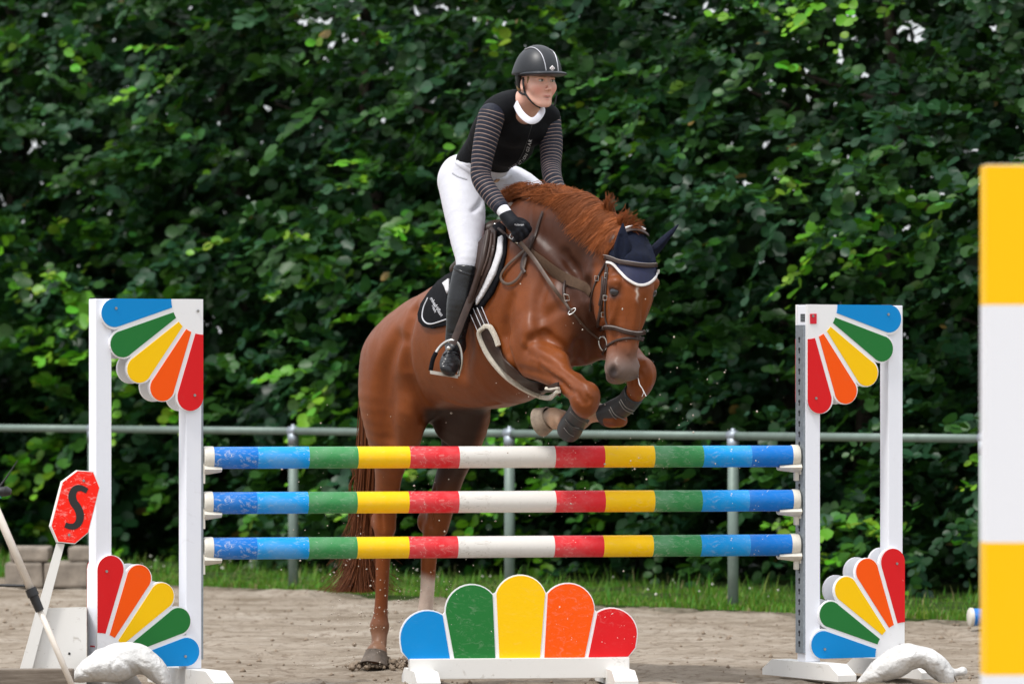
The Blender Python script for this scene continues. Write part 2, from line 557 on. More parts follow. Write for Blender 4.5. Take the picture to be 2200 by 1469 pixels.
def build_hedge():
    g = np.random.default_rng(42)
    hedge = empty('alder_hedge', on_line(0, 3.0))
    tag(hedge, 'tall dense dark green hedge of round leaved alder filling the whole background', 'hedge')
    U0, U1, H = -11.5, 8.5, 5.6
    lu, ln = np.array(LU), np.array(LN)
    a0 = np.array(A0)
    NT = 12200
    pos, ax, nr, sz, col, dep = [], [], [], [], [], []
    def fn(u, z):      # front surface, in metres behind the fence
        return 1.6 + 0.95 * noise.noise(Vector((u * 0.6, z * 0.85, 1.0))) + 0.60 * noise.noise(Vector((u * 1.5, z * 2.1, 4.0))) + (0.35 if z < 0.5 else 0)
    for t in range(NT):
        u = g.uniform(U0, U1); z = 0.05 + (H - 0.05) * g.random()
        back = g.random() ** 1.25 * 2.6
        cl = noise.noise(Vector((u * 1.1 + 9, z * 1.5, back * 1.2)))
        if cl < -0.12 and g.random() < (0.94 if back < 1.2 else 0.5): continue
        w = fn(u, z) + back
        base = a0 + lu * u - ln * w + np.array((0, 0, z))
        # direction of the twig
        dirv = ln * g.uniform(0.25, 1.0) + lu * g.normal(0, 0.6) + np.array((0, 0, g.normal(0.05, 0.45)))
        dirv /= np.linalg.norm(dirv)
        n = int(g.integers(9, 17))
        rightness = np.clip((u + 3) / 8, 0, 1)
        s0 = g.uniform(0.090, 0.155) * (1 - 0.22 * rightness)
        if z > 3.2 and g.random() < .5: s0 *= .78
        young = noise.noise(Vector((u * 0.8, z * 1.0, 20.0))) + 0.25 * g.normal() - 0.25 * rightness + (0.10 if z < 2.4 else -0.03)
        sidev = np.cross(dirv, (0, 0, 1)); sidev /= np.linalg.norm(sidev) + 1e-9
        upv = np.cross(sidev, dirv)
        L = n * g.uniform(0.030, 0.045)
        bright = young > 0.29 and back < 0.9
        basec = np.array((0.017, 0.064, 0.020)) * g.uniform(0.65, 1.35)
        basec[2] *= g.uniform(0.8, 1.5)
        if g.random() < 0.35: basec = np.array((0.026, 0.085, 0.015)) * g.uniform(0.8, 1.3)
        for k in range(n):
            f = (k + 0.5) / n
            sgn = 1 if k % 2 else -1
            p = base + dirv * (f * L) - np.array((0, 0, 0.25 * L * f * f))
            a = dirv * 0.55 + sidev * sgn * g.uniform(0.5, 1.0) + np.array((0, 0, g.normal(-0.12, 0.25))) + ln * 0.1
            a /= np.linalg.norm(a)
            nn = upv * g.uniform(0.3, 1.0) + ln * g.uniform(0.1, 1.1) + g.normal(0, 0.42, 3) + np.array((0, 0, 0.25))
            nn = nn - a * nn.dot(a); nn /= np.linalg.norm(nn) + 1e-9
            c = basec * g.uniform(0.75, 1.3)
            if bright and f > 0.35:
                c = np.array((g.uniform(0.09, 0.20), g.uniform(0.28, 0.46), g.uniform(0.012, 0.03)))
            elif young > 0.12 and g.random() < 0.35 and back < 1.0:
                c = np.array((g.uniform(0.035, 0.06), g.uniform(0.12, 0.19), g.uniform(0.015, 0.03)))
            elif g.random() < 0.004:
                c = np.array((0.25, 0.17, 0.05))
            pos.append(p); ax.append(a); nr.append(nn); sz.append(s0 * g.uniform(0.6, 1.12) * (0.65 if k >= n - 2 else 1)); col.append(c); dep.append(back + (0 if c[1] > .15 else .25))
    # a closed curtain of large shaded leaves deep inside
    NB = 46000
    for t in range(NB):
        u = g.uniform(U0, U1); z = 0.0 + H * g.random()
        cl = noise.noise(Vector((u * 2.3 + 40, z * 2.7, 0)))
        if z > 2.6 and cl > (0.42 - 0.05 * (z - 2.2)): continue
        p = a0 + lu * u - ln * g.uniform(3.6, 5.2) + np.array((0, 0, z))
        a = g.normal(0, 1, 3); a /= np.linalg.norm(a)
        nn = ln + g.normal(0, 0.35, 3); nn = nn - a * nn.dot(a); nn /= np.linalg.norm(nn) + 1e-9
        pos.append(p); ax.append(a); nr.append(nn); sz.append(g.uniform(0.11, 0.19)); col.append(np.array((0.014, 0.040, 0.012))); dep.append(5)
    pos, ax, nr, sz, col, dep = map(np.array, (pos, ax, nr, sz, col, dep))
    bt = np.cross(nr, ax)
    # nearest, brightest and largest leaves in view become parts of their own
    d = pos[:, 1] + CAMD
    px = 1100 + pos[:, 0] * FPX / d; py = HOR - (pos[:, 2] - CAMH) * FPX / d
    # loose places in the upper hedge where the sky glints through
    keep = np.ones(len(pos), bool)
    for (cx, cy, rx, ry, th) in ((775, 95, 75, 80, .02), (700, 120, 45, 60, .08), (1500, 18, 70, 34, .08), (1600, 60, 40, 34, .12), (1840, 85, 110, 62, .04), (1950, 40, 36, 60, -.02), (1645, 185, 44, 26, .04), (1740, 130, 34, 28, .08), (970, 235, 30, 44, .04), (1570, 385, 24, 26, .0), (1130, 90, 60, 60, .22), (60, 20, 60, 30, .22)):
        q = ((px - cx) / rx) ** 2 + ((py - cy) / ry) ** 2
        for i in np.nonzero(q < 1)[0]:
            if noise.noise(Vector((px[i] / 17.0, py[i] / 14.0, 3.3))) - .12 * q[i] > th: keep[i] = False
    pos, ax, nr, sz, col, dep, bt, d, px, py = [a_[keep] for a_ in (pos, ax, nr, sz, col, dep, bt, d, px, py)]
    vis = (px > 0) & (px < 2100) & (py > 0) & (py < 1240)
    score = sz / d * (1 + 1.5 * (col[:, 1] > 0.15)) - 0.0016 * dep
    score[~vis] = -9
    own = np.zeros(len(pos), bool); own[np.argsort(-score)[:300]] = True
    rest = ~own
    V = pos[rest, None, :] + sz[rest, None, None] * (LV[None, :, 0:1] * ax[rest, None, :] + LV[None, :, 1:2] * bt[rest, None, :] + LV[None, :, 2:3] * nr[rest, None, :])
    nL = rest.sum()
    F = (np.arange(nL)[:, None, None] * 9 + LF[None]).reshape(-1, 4)
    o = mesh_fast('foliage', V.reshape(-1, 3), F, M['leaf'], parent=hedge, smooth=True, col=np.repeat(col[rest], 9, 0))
    o['kind'] = 'stuff'
    # shared leaf meshes
    protos = []
    for i, c in enumerate([(0.022, 0.07, 0.022), (0.05, 0.16, 0.02), (0.075, 0.25, 0.02), (0.11, 0.33, 0.02)]):
        me = bpy.data.meshes.new('leaf')
        me.from_pydata([tuple(x) for x in LV], [], [tuple(int(j) for j in f) for f in LF])
        at = me.color_attributes.new('col', 'FLOAT_COLOR', 'POINT')
        at.data.foreach_set('color', np.tile((*c, 1.0), 9).astype(np.float32))
        me.materials.append(M['leaf'])
        me.polygons.foreach_set('use_smooth', [True] * 4)
        protos.append(me)
    hb = base_matrix(hedge).inverted()
    for i in np.nonzero(own)[0]:
        gch = col[i][1]
        me = protos[0 if gch < .1 else 1 if gch < .2 else 2 if gch < .29 else 3]
        lo = bpy.data.objects.new('leaf', me)
        mt = Matrix(((ax[i][0], bt[i][0], nr[i][0], 0), (ax[i][1], bt[i][1], nr[i][1], 0), (ax[i][2], bt[i][2], nr[i][2], 0), (0, 0, 0, 1))) @ Matrix.Scale(sz[i], 4)
        mt.translation = Vector(pos[i])
        lo.parent = hedge
        lo.matrix_local = hb @ mt
        COL.objects.link(lo)
    # trunks and limbs
    mt_ = mat_plain('hedge bark', (0.045, 0.034, 0.025), 0.9, var=0.4, scale=25, bmp=0.5)
    for i in range(12):
        u = U0 + 0.8 + i * 1.45 + g.uniform(-.3, .3)
        w = g.uniform(3.5, 4.3)
        pts = [on_line(u + 0.12 * math.sin(k * 1.3 + i), w + 0.1 * math.cos(k + i)) + Vector((0, 0, -0.1 + k * 0.85)) for k in range(7)]
        bb = MB(); bb.tube(pts, [0.085 * (1 - 0.1 * k) for k in range(7)], 8)
        for k in range(1, 6):
            for s in (-1, 1):
                q = pts[k]
                e = [q + (LU * s * 0.45 + LN * 0.5 + Vector((0, 0, 0.25))) * (j * 0.35) for j in range(4)]
                bb.tube(e, [0.03, 0.024, 0.016, 0.008], 5)
        bb.build('trunk', mt_, hedge, smooth=True, world=True)
    return hedge
build_hedge()

# ---- fence: a tubular rail on posts
def build_fence():
    f = empty('rail_fence', on_line(0, 0))
    tag(f, 'grey green metal rail fence on round posts standing in front of the hedge', 'fence')
    ps = [-6.62, -4.45, -2.2, 0.0]
    u1 = (A1 - A0).length
    um = 2.17
    ps += [um, u1, u1 + 2.1, u1 + 4.3, u1 + 6.5]
    for i in range(len(ps) - 1):
        a, c = on_line(ps[i] + 0.001, 0), on_line(ps[i + 1] - 0.001, 0)
        bb = MB(); bb.tube([Vector((a.x, a.y, 1.075)), Vector((c.x, c.y, 1.075))], 0.026, 14)
        bb.build('rail', M['fence'], f, smooth=True, world=True)
    for u in ps:
        p = on_line(u, 0)
        bb = MB(); bb.tube([Vector((p.x, p.y, -0.2)), Vector((p.x, p.y, 1.035))], 0.034, 14)
        o = bb.build('post', M['fence'], f, smooth=True, world=True)
        q = on_line(u, 0)
        bb = MB()
        c0, c1 = Vector((q.x, q.y, 1.075)) - LU * 0.035, Vector((q.x, q.y, 1.075)) + LU * 0.035
        bb.tube([c0, c1], 0.034, 14)
        bb.tube([Vector((q.x, q.y, 0.985)), Vector((q.x, q.y, 1.06))], 0.0385, 12)
        bb.tube([Vector((q.x, q.y, 1.06)), Vector((q.x, q.y, 1.122))], 0.014, 10)
        bb.build('clamp', M['galv'], f, smooth=True, world=True)
build_fence()

# ---- concrete blocks on the verge, far left
mc = mat_plain('weathered concrete', (0.27, 0.23, 0.19), 0.9, var=0.35, scale=8, bmp=0.6, spec=0.2)
def block(px0, px1, py0, py1, Y, label, dep=0.45):
    a, c = P(px0, py1, Y), P(px1, py0, Y)
    o = empty('concrete_block', (a.x, Y, a.z))
    w, h = c.x - a.x, c.z - a.z
    bb = MB(); bb.box(0, w, 0, dep, 0, h, bev=0.02)
    bb.v = [v + Vector((noise.noise(v * 9) * .012, 0, noise.noise(v * 7 + Vector((3, 3, 3))) * .012)) for v in bb.v]
    o2 = bb.build('concrete_block', mc)
    o2.location = (a.x, Y, a.z)
    bpy.data.objects.remove(o)
    o2.name = 'concrete_block'
    return tag(o2, label, 'concrete block', 'concrete blocks stacked behind the red sign')
block(10, 92, 1207, 1262, 11.4, 'lower left weathered concrete block at the foot of the hedge')
block(94, 190, 1207, 1262, 11.4, 'lower right weathered concrete block behind the leaning sign post')
block(20, 103, 1175, 1206, 11.42, 'pale upper concrete block left of the white sign post', 0.35)
block(146, 200, 1175, 1206, 11.42, 'pale upper concrete block just left of the white wing post', 0.35)

# ---- clods of sand lying about, and sand thrown up by the hooves
def specks(name, n, fpos, rr, label, mat, seed):
    g = np.random.default_rng(seed)
    base = np.array([(1, 0, 0), (0, 1, 0), (-1, 0, 0), (0, -1, 0), (0, 0, 1), (0, 0, -1)], float)
    tris = np.array([(0, 1, 4), (1, 2, 4), (2, 3, 4), (3, 0, 4), (1, 0, 5), (2, 1, 5), (3, 2, 5), (0, 3, 5)])
    pos = np.array([fpos(g) for _ in range(n)])
    r = rr[0] + (rr[1] - rr[0]) * g.random(n) ** 3
    V = pos[:, None, :] + base[None] * r[:, None, None] * g.uniform(0.6, 1.4, (n, 6, 1))
    F = (np.arange(n)[:, None, None] * 6 + tris[None]).reshape(-1, 3)
    return tag(mesh_fast(name, V.reshape(-1, 3), F, mat), label, 'sand', kind='stuff')
def clod(g):
    x, y = g.uniform(-4.2, 4.2), g.uniform(-2.5, 10)
    if (Vector((x, y, 0)) - A0).dot(-LN) > 0.1: y -= 4
    return (x, y, sand_z(x, y) + 0.003)
specks('sand_clods', 2200, clod, (0.003, 0.018), 'small damp clods of sand scattered over the arena surface', mat_plain('damp clod', (0.25, 0.195, 0.145), 0.95, spec=0.1), 4)
# ------------------------------------------------------------------ the jump
def arc3(p1, p2, p3, n=14):
    ax, ay = p1; bx, by = p2; cx, cy = p3
    d = 2 * (ax * (by - cy) + bx * (cy - ay) + cx * (ay - by))
    ux = ((ax * ax + ay * ay) * (by - cy) + (bx * bx + by * by) * (cy - ay) + (cx * cx + cy * cy) * (ay - by)) / d
    uy = ((ax * ax + ay * ay) * (cx - bx) + (bx * bx + by * by) * (ax - cx) + (cx * cx + cy * cy) * (bx - ax)) / d
    r = math.hypot(ax - ux, ay - uy)
    t1, t2, t3 = (math.atan2(p[1] - uy, p[0] - ux) for p in (p1, p2, p3))
    def unw(a, ref):
        while a - ref > math.pi: a -= 2 * math.pi
        while a - ref < -math.pi: a += 2 * math.pi
        return a
    t2 = unw(t2, t1); t3 = unw(t3, t2)
    return [(ux + r * math.cos(t), uy + r * math.sin(t)) for t in np.linspace(t1, t3, n)]

RC, RT, HUB, GAP = 0.447, 0.077, 0.165, 0.0115
def petal_poly(i, grow=0.0, gap=GAP):
    """one painted petal of the quarter fan, hub at the origin, petal i at 18*i..18*(i+1) degrees"""
    a0, a1 = R(18 * i), R(18 * (i + 1))
    am = (a0 + a1) / 2
    g0 = 0 if i == 0 else gap
    g1 = 0 if i == 4 else gap
    def off(a, g, s):   # the line along ray a shifted by g towards the inside
        return Vector((-math.sin(a) * g * s, math.cos(a) * g * s))
    d0, d1 = Vector((math.cos(a0), math.sin(a0))), Vector((math.cos(a1), math.sin(a1)))
    o0, o1 = off(a0, g0, 1), off(a1, g1, -1)
    hub_in = HUB
    p = []
    s0 = o0 + d0 * hub_in; s1 = o1 + d1 * hub_in
    dirm = Vector((math.cos(am), math.sin(am)))
    rc = RC + grow * 0.3
    e0, e1 = o0 + d0 * rc, o1 + d1 * rc
    tip = dirm * (RC + RT + grow)
    arc = arc3(tuple(e0), tuple(tip), tuple(e1), 16)
    inner = [(math.cos(t) * HUB, math.sin(t) * HUB) for t in np.linspace(math.atan2(s1.y, s1.x), math.atan2(s0.y, s0.x), 5)]
    return arc + inner

def board_poly():
    out = [(0.0, 0.0)]
    for i in range(5):
        a0, a1 = R(18 * i), R(18 * (i + 1)); am = (a0 + a1) / 2
        d0, d1 = (math.cos(a0), math.sin(a0)), (math.cos(a1), math.sin(a1))
        rc = RC + 0.008
        out += arc3((d0[0] * rc, d0[1] * rc), (math.cos(am) * (RC + RT + 0.003), math.sin(am) * (RC + RT + 0.003)), (d1[0] * rc, d1[1] * rc), 14)
    return out

FANC = ['blue', 'green', 'yellow', 'orange', 'red']
def fan(parent, hub, sx, sz, yf, yb, order, back):
    """board with its five petals; sx, sz = directions from the hub"""
    def tr(poly, e=0.0): 
        q = [(hub[0] + sx * p[0], hub[1] + sz * p[1]) for p in poly]
        return q if sx * sz > 0 else q[::-1]
    bb = MB(); bb.prism(tr(board_poly()), yf, yb)
    br = bb.build('fan_board', M['board_white'], parent)
    for i in range(5):
        y0 = yf - 0.0025 if not back else yb
        y1 = yf if not back else yb + 0.0025
        bb = MB(); bb.prism(tr(petal_poly(i)), y0 + (0 if not back else .0001), y1 - (.0001 if not back else 0))
        mb_ = bb.build('petal', M['fan_' + order[i]], br)
    # bolts
    if not back:
        for (x, z) in ((0.028, 0.055), (RC, 0.045), (0.045, RC)):
            c = Vector((hub[0] + sx * x, yf - 0.0035, hub[1] + sz * z))
            bb = MB(); bb.tube([c + Vector((0, 0.001, 0)), c + Vector((0, -0.003, 0))], 0.0065, 8)
            bb.build('bolt', M['screw'], br)

def wing(name, label, sx, inner_px, Yin, rot, z0f, top):
    """sx=+1: inner post at local +x; -1: inner post at local -x (the track side)"""
    W = 0.54
    a = R(rot)
    o = P(inner_px, 1000, Yin)
    t = empty(name, (o.x, o.y, -0.0), a)
    tag(t, label, 'jump wing', 'white jump wings with rainbow fan boards')
    # local x measured from the inner front corner; outer at -W*sx
    def X(x): return -sx * x       # x = distance outward from the inner edge
    def rng_(x0, x1):
        p, q = X(x0), X(x1); return (min(p, q), max(p, q))
    pw, pd = 0.08, 0.08
    for (x0, x1) in ((0.0, pw), (W - pw, W)):
        p, q = rng_(x0, x1)
        bb = MB(); bb.box(p, q, -pd / 2, pd / 2, 0.078, top - 0.004, bev=0.004)
        po = bb.build('post', M['alu_white'], t)
        bb = MB(); bb.box(p + .004, q - .004, -pd / 2 + .004, pd / 2 - .004, top - 0.004, top + 0.002)
        bb.build('post_cap', M['black'], po)
        # foot beam with sloping ends
        cx = (p + q) / 2
        L = 0.36
        prof = [(-L, 0.0), (-L + 0.0, 0.03), (-L + 0.09, 0.078), (L - 0.09, 0.078), (L, 0.03), (L, 0.0)]
        bb = MB(); 
        n = len(prof)
        v = [(cx - 0.05, y, z) for y, z in prof] + [(cx + 0.05, y, z) for y, z in prof]
        f = [tuple(range(n)), tuple(range(2 * n - 1, n - 1, -1))] + [((i + 1) % n, i, n + i, n + (i + 1) % n) for i in range(n)]
        bb.add(v, f)
        bb.build('foot', M['beam_white'], t)
    # track with keyhole slots on the inner side of the inner post
    x_in = 0.0
    p, q = (0.0, 0.011) if sx > 0 else (-0.011, 0.0)
    bb = MB(); bb.box(p, q, -0.036, 0.038, 0.12, top - 0.10)
    tk = bb.build('pole_track', M['galv'], t)
    bb = MB()
    xo = q if sx > 0 else p
    z = 0.17
    while z < top - 0.15:
        for (dz, r) in ((0.0, 0.0085), (-0.016, 0.005)):
            bb.tube([Vector((xo - 0.001 * sx, 0.002, z + dz)), Vector((xo + 0.0012 * sx, 0.002, z + dz))], r, 8)
        bb.box(min(xo, xo + .0012 * sx), max(xo, xo + .0012 * sx), -0.001, 0.005, z - 0.016, z)
        z += 0.05
    kh = bb.build('keyhole', M['hole'], tk); kh['kind'] = 'stuff'
    # fans: front and back
    for (yf, yb, back) in ((-pd / 2 - 0.017, -pd / 2, False), (pd / 2, pd / 2 + 0.017, True)):
        fan(t, (X(0.0), top - 0.002), -sx, -1, yf, yb, FANC, back)
        fan(t, (X(W), z0f), sx, 1, yf, yb, FANC, back)
    return t
wl_ = wing('jump_wing', 'left white jump wing with rainbow fans, sack across its foot and red sign beside it', 1, 425, -0.30, 29, 0.093, 1.800)
wr_ = wing('jump_wing', 'right white jump wing with rainbow fans and a small red square at its top corner', -1, 1722, 0.27, 27, 0.093, 1.784)
# red sticker and maker's plate on the right wing
bb = MB(); bb.prism([(0.014, 1.69), (0.048, 1.69), (0.049, 1.738), (0.013, 1.737)], -0.0605, -0.0572)
bb.build('sticker', mat_plain('red sticker', s2l((212, 14, 44)), 0.4, var=0.03), wr_)
bb = MB(); bb.box(-0.0012, 0.0, -0.033, 0.008, 1.70, 1.737)
pl = bb.build('plate', mat_plain('dark plate', (0.05, 0.055, 0.06), 0.5, var=0.6, scale=90), wr_)
bb = MB()
for k in range(4):
    bb.box(-0.0018, -0.0012, -0.030, 0.004, 1.704 + k * 0.0075, 1.7065 + k * 0.0075)
bb.build('print_line', M['galv'], pl)
# red line and small sticker on the left wing's outer post
bb = MB(); bb.box(-0.5418, -0.54, -0.03, 0.02, 0.19, 0.197)
bb.build('sticker', mat_plain('red stripe sticker', s2l((200, 40, 60)), 0.5), wl_)

# ---- poles
PA = R(11.5)
PDIR = Vector((math.cos(PA), math.sin(PA), 0))
PL0, PL1 = -1.435, 1.375      # along the pole, local
PC = P(1100, 817, 0.0)
def pole_x(px):               # image column to the distance along the pole axis
    k = (px - 1100) / FPX
    # (s cos) = k (25 + s sin)
    return 25 * k / (math.cos(PA) - k * math.sin(PA))
SEQ = ['darkblue', 'blue', 'green', 'yellow', 'red', 'white', 'red', 'yellow', 'green', 'blue', 'darkblue']
def pole(zc, bounds, label, seed):
    r = 0.0515
    mats = [M['pole_' + k] for k in ('darkblue', 'blue', 'green', 'yellow', 'red', 'white')]
    names = ['darkblue', 'blue', 'green', 'yellow', 'red', 'white']
    xs = [pole_x(b) for b in bounds]
    t = empty('jump_pole', (0, 0, zc), PA)
    tag(t, label, 'jump pole', 'striped jump poles resting in cups between the two wings')
    n = 36
    bb = MB()
    gj = random.Random(seed)
    for i in range(11):
        x0, x1 = xs[i], xs[i + 1]
        v, f = [], []
        m = 4
        for j in range(m + 1):
            x = x0 + (x1 - x0) * j / m
            for k in range(n):
                a = 2 * math.pi * k / n
                rr = r * (1 + 0.004 * math.sin(3 * a + x * 4 + seed))
                v.append((x, rr * math.cos(a), rr * math.sin(a)))
        for j in range(m):
            for k in range(n):
                f.append((j * n + k, j * n + (k + 1) % n, (j + 1) * n + (k + 1) % n, (j + 1) * n + k))
        bb.add(v, f, names.index(SEQ[i]))
    bb.build('pole_shaft', mats, t, smooth=True)
    # plastic end caps
    for (xa, xb, s) in ((xs[0], pole_x(437), -1), (xs[-1], pole_x(1716), 1)):
        bb = MB()
        pts = [Vector((xa - s * 0.004, 0, 0)), Vector((xa, 0, 0)), Vector((xb - s * .006, 0, 0)), Vector((xb, 0, 0))]
        bb.tube(pts, [0.0535, 0.0545, 0.0545, 0.050], 32)
        cp = bb.build('end_cap', M['cream'], t, angle=40)
        for (yy, zz) in ((-0.02, 0.012), (0.012, -0.02), (-0.028, -0.02)):
            bb = MB(); bb.tube([Vector((xb - s * .001, yy, zz)), Vector((xb + s * .0015, yy, zz))], 0.007, 10)
            bb.build('screw', M['screw'], cp)
b1 = (456, 552, 662, 767, 878, 984, 1190, 1296, 1403, 1508, 1611, 1701)
b2 = (454, 550, 660, 765, 876, 983, 1191, 1297, 1403, 1505, 1606, 1702)
b3 = (455, 550, 661, 765, 876, 981, 1188, 1294, 1400, 1503, 1608, 1699)
pole(1.0585, b1, 'top striped jump pole, highest of the three, just below the horse\'s hooves', 1)
pole(0.8475, b2, 'middle striped jump pole between the top and the bottom one', 2)
pole(0.635, b3, 'bottom striped jump pole above the colourful board on the ground', 3)
# ---- cups
def cup(side, zc, label):
    s = 1 if side == 'left' else -1      # direction towards the jump's middle
    x0 = pole_x(433.5) if side == 'left' else pole_x(1720)
    t = empty('pole_cup', (0, 0, zc), PA)
    tag(t, label, 'pole cup', 'white plastic cups holding the jump poles')
    r = 0.056
    L = 0.085 if side == 'left' else 0.105
    bb = MB()
    # curved cradle: an arc under the pole, extruded along the pole and tapering to the tip
    n = 12
    secs = [(0.0, 0.020, 0.95), (0.3, 0.018, 0.9), (1.0, 0.010, 0.72)]
    v, f = [], []
    for (q, th, w) in secs:
        x = x0 + s * (0.006 + q * L)
        for k in range(n + 1):
            a = R(-90) + R(52) * w * (k / n * 2 - 1)
            v.append((x, r * math.cos(a), r * math.sin(a)))
        for k in range(n, -1, -1):
            a = R(-90) + R(52) * w * (k / n * 2 - 1)
            v.append((x, (r + th) * math.cos(a), (r + th * 1.2) * math.sin(a)))
    m = 2 * (n + 1)
    for i in range(2):
        for k in range(m):
            f.append((i * m + k, i * m + (k + 1) % m, (i + 1) * m + (k + 1) % m, (i + 1) * m + k))
    f += [tuple(range(m)), tuple(range(3 * m - 1, 2 * m - 1, -1))]
    bb.add(v, f)
    bb.build('cradle', M['cream'], t, angle=35)
    bb = MB(); bb.box(min(x0, x0 + s * .010), max(x0, x0 + s * .010), -0.03, 0.03, -0.088, -0.02, bev=.003)
    bb.build('back_plate', M['cream'], t)
    bb = MB(); bb.box(min(x0 + s * .01, x0 + s * .032), max(x0 + s * .01, x0 + s * .032), -0.016, 0.016, -0.118, -0.074, bev=0.004)
    if side == 'left': bb = MB(); bb.box(x0 + .002, x0 + .012, -0.034, -0.012, -0.12, -0.03, bev=0.003)
    bb.build('peg', M['cream'], t)
for z, w in ((1.0585, 'top'), (0.8475, 'middle'), (0.635, 'bottom')):
    cup('left', z, 'white plastic cup under the left end of the %s pole' % w)
    cup('right', z, 'white plastic cup under the right end of the %s pole' % w)

# ---- the board on the ground between the wings
def filler():
    Y = -0.17
    rot = R(8)
    c = P(1115, 1415, Y)
    t = empty('jump_filler', (c.x, c.y, 0.0), rot)
    tag(t, 'low board of five rounded petals, blue green yellow orange red, standing under the poles', 'jump filler')
    k = (Y + CAMD) / FPX
    def L(p): return ((p[0] - 1115) * k / math.cos(rot), CAMH - (p[1] - HOR) * k - 0.0)
    pet = [
        ('blue', [(879.5, 1415), (865, 1397), (862, 1380)] + arc3((862, 1378), (920, 1310.5), (951, 1320), 14) + [(967, 1415)]),
        ('green', [(976.7, 1415)] + arc3((958, 1314.5), (1013, 1255.5), (1058, 1277), 14) + [(1064, 1414)]),
        ('yellow', [(1072.9, 1414)] + arc3((1066.5, 1274), (1117.4, 1236), (1171, 1274), 14) + [(1160, 1413)]),
        ('orange', [(1169.5, 1413)] + arc3((1177, 1275), (1222, 1254), (1276.5, 1312), 14) + [(1256, 1412)]),
        ('red', [(1264.5, 1412)] + arc3((1284, 1317), (1318, 1308), (1368, 1372), 14) + [(1365, 1392), (1350, 1411)]),
    ]
    th = 0.018
    board = empty('board', (0, 0, 0)); board.parent = t
    # white backing: each petal a little larger, and the strips between them
    bb = MB()
    back = []
    outer = [(880, 1417)]
    cents = [(915, 1380), (1012, 1360), (1117, 1350), (1222, 1360), (1315, 1375)]
    for (nm, pl_), ct in zip(pet, cents):
        core = pl_[1:-1] if nm not in ('blue', 'red') else (pl_[1:-1] if nm == 'blue' else pl_[1:-1])
        for p in core:
            dx, dy = p[0] - ct[0], p[1] - ct[1]
            l = math.hypot(dx, dy)
            e = 2.6
            outer.append((p[0] + dx / l * e, p[1] + dy / l * e))
    outer.append((1351, 1413))
    # drop points that would fold back between neighbours
    clean = [outer[0]]
    for p in outer[1:]:
        if p[0] > clean[-1][0] - 22: clean.append(p)
    bb.prism([L(p) for p in clean][::-1], 0.0, th)
    bpy.data.objects.remove(board)
    board = bb.build('board', M['board_white'], t)
    for nm, pl_ in pet:
        bb = MB(); bb.prism([L(p) for p in pl_][::-1], -0.0035, -0.0002)
        bb.build('petal', M['fanw_' + nm], board)
    x0, z0 = L((880, 1456)); x1, z1 = L((1351, 1412.5))
    bb = MB(); bb.box(x0, x1, -0.03, 0.03 + th, z0, z1, bev=0.003)
    bb.build('beam', M['beam_white'], t)
    for (px_, dx) in ((905, 0), (1325, 0)):
        cx = L((px_, 1400))[0]
        prof = [(-0.30, 0.0), (-0.30, 0.028), (-0.20, 0.072), (0.20, 0.072), (0.30, 0.028), (0.30, 0.0)]
        prof = [(y, z - 0.005) for y, z in prof]
        n = len(prof)
        v = [(cx - 0.055, y, z) for y, z in prof] + [(cx + 0.055, y, z) for y, z in prof]
        f = [tuple(range(n)), tuple(range(2 * n - 1, n - 1, -1))] + [((i + 1) % n, i, n + i, n + (i + 1) % n) for i in range(n)]
        bb = MB(); bb.add(v, f)
        bb.build('foot', M['beam_white'], t)
for k, c in (('red', RED), ('orange', ORANGE), ('yellow', YELLOW), ('green', GREEN), ('blue', BLUE)):
    M['fanw_' + k] = mat_paint('scuffed ' + k + ' board paint', c, wear={'red': 1.0, 'orange': 0.85, 'green': 0.7, 'yellow': 0.2, 'blue': 0.1}[k], rough=0.33, fade=0.0, dirt=0.03, seed=len(k) + 20, scuff={'red': .25, 'orange': .12, 'green': .14, 'yellow': 0.05, 'blue': .03}[k])
filler()

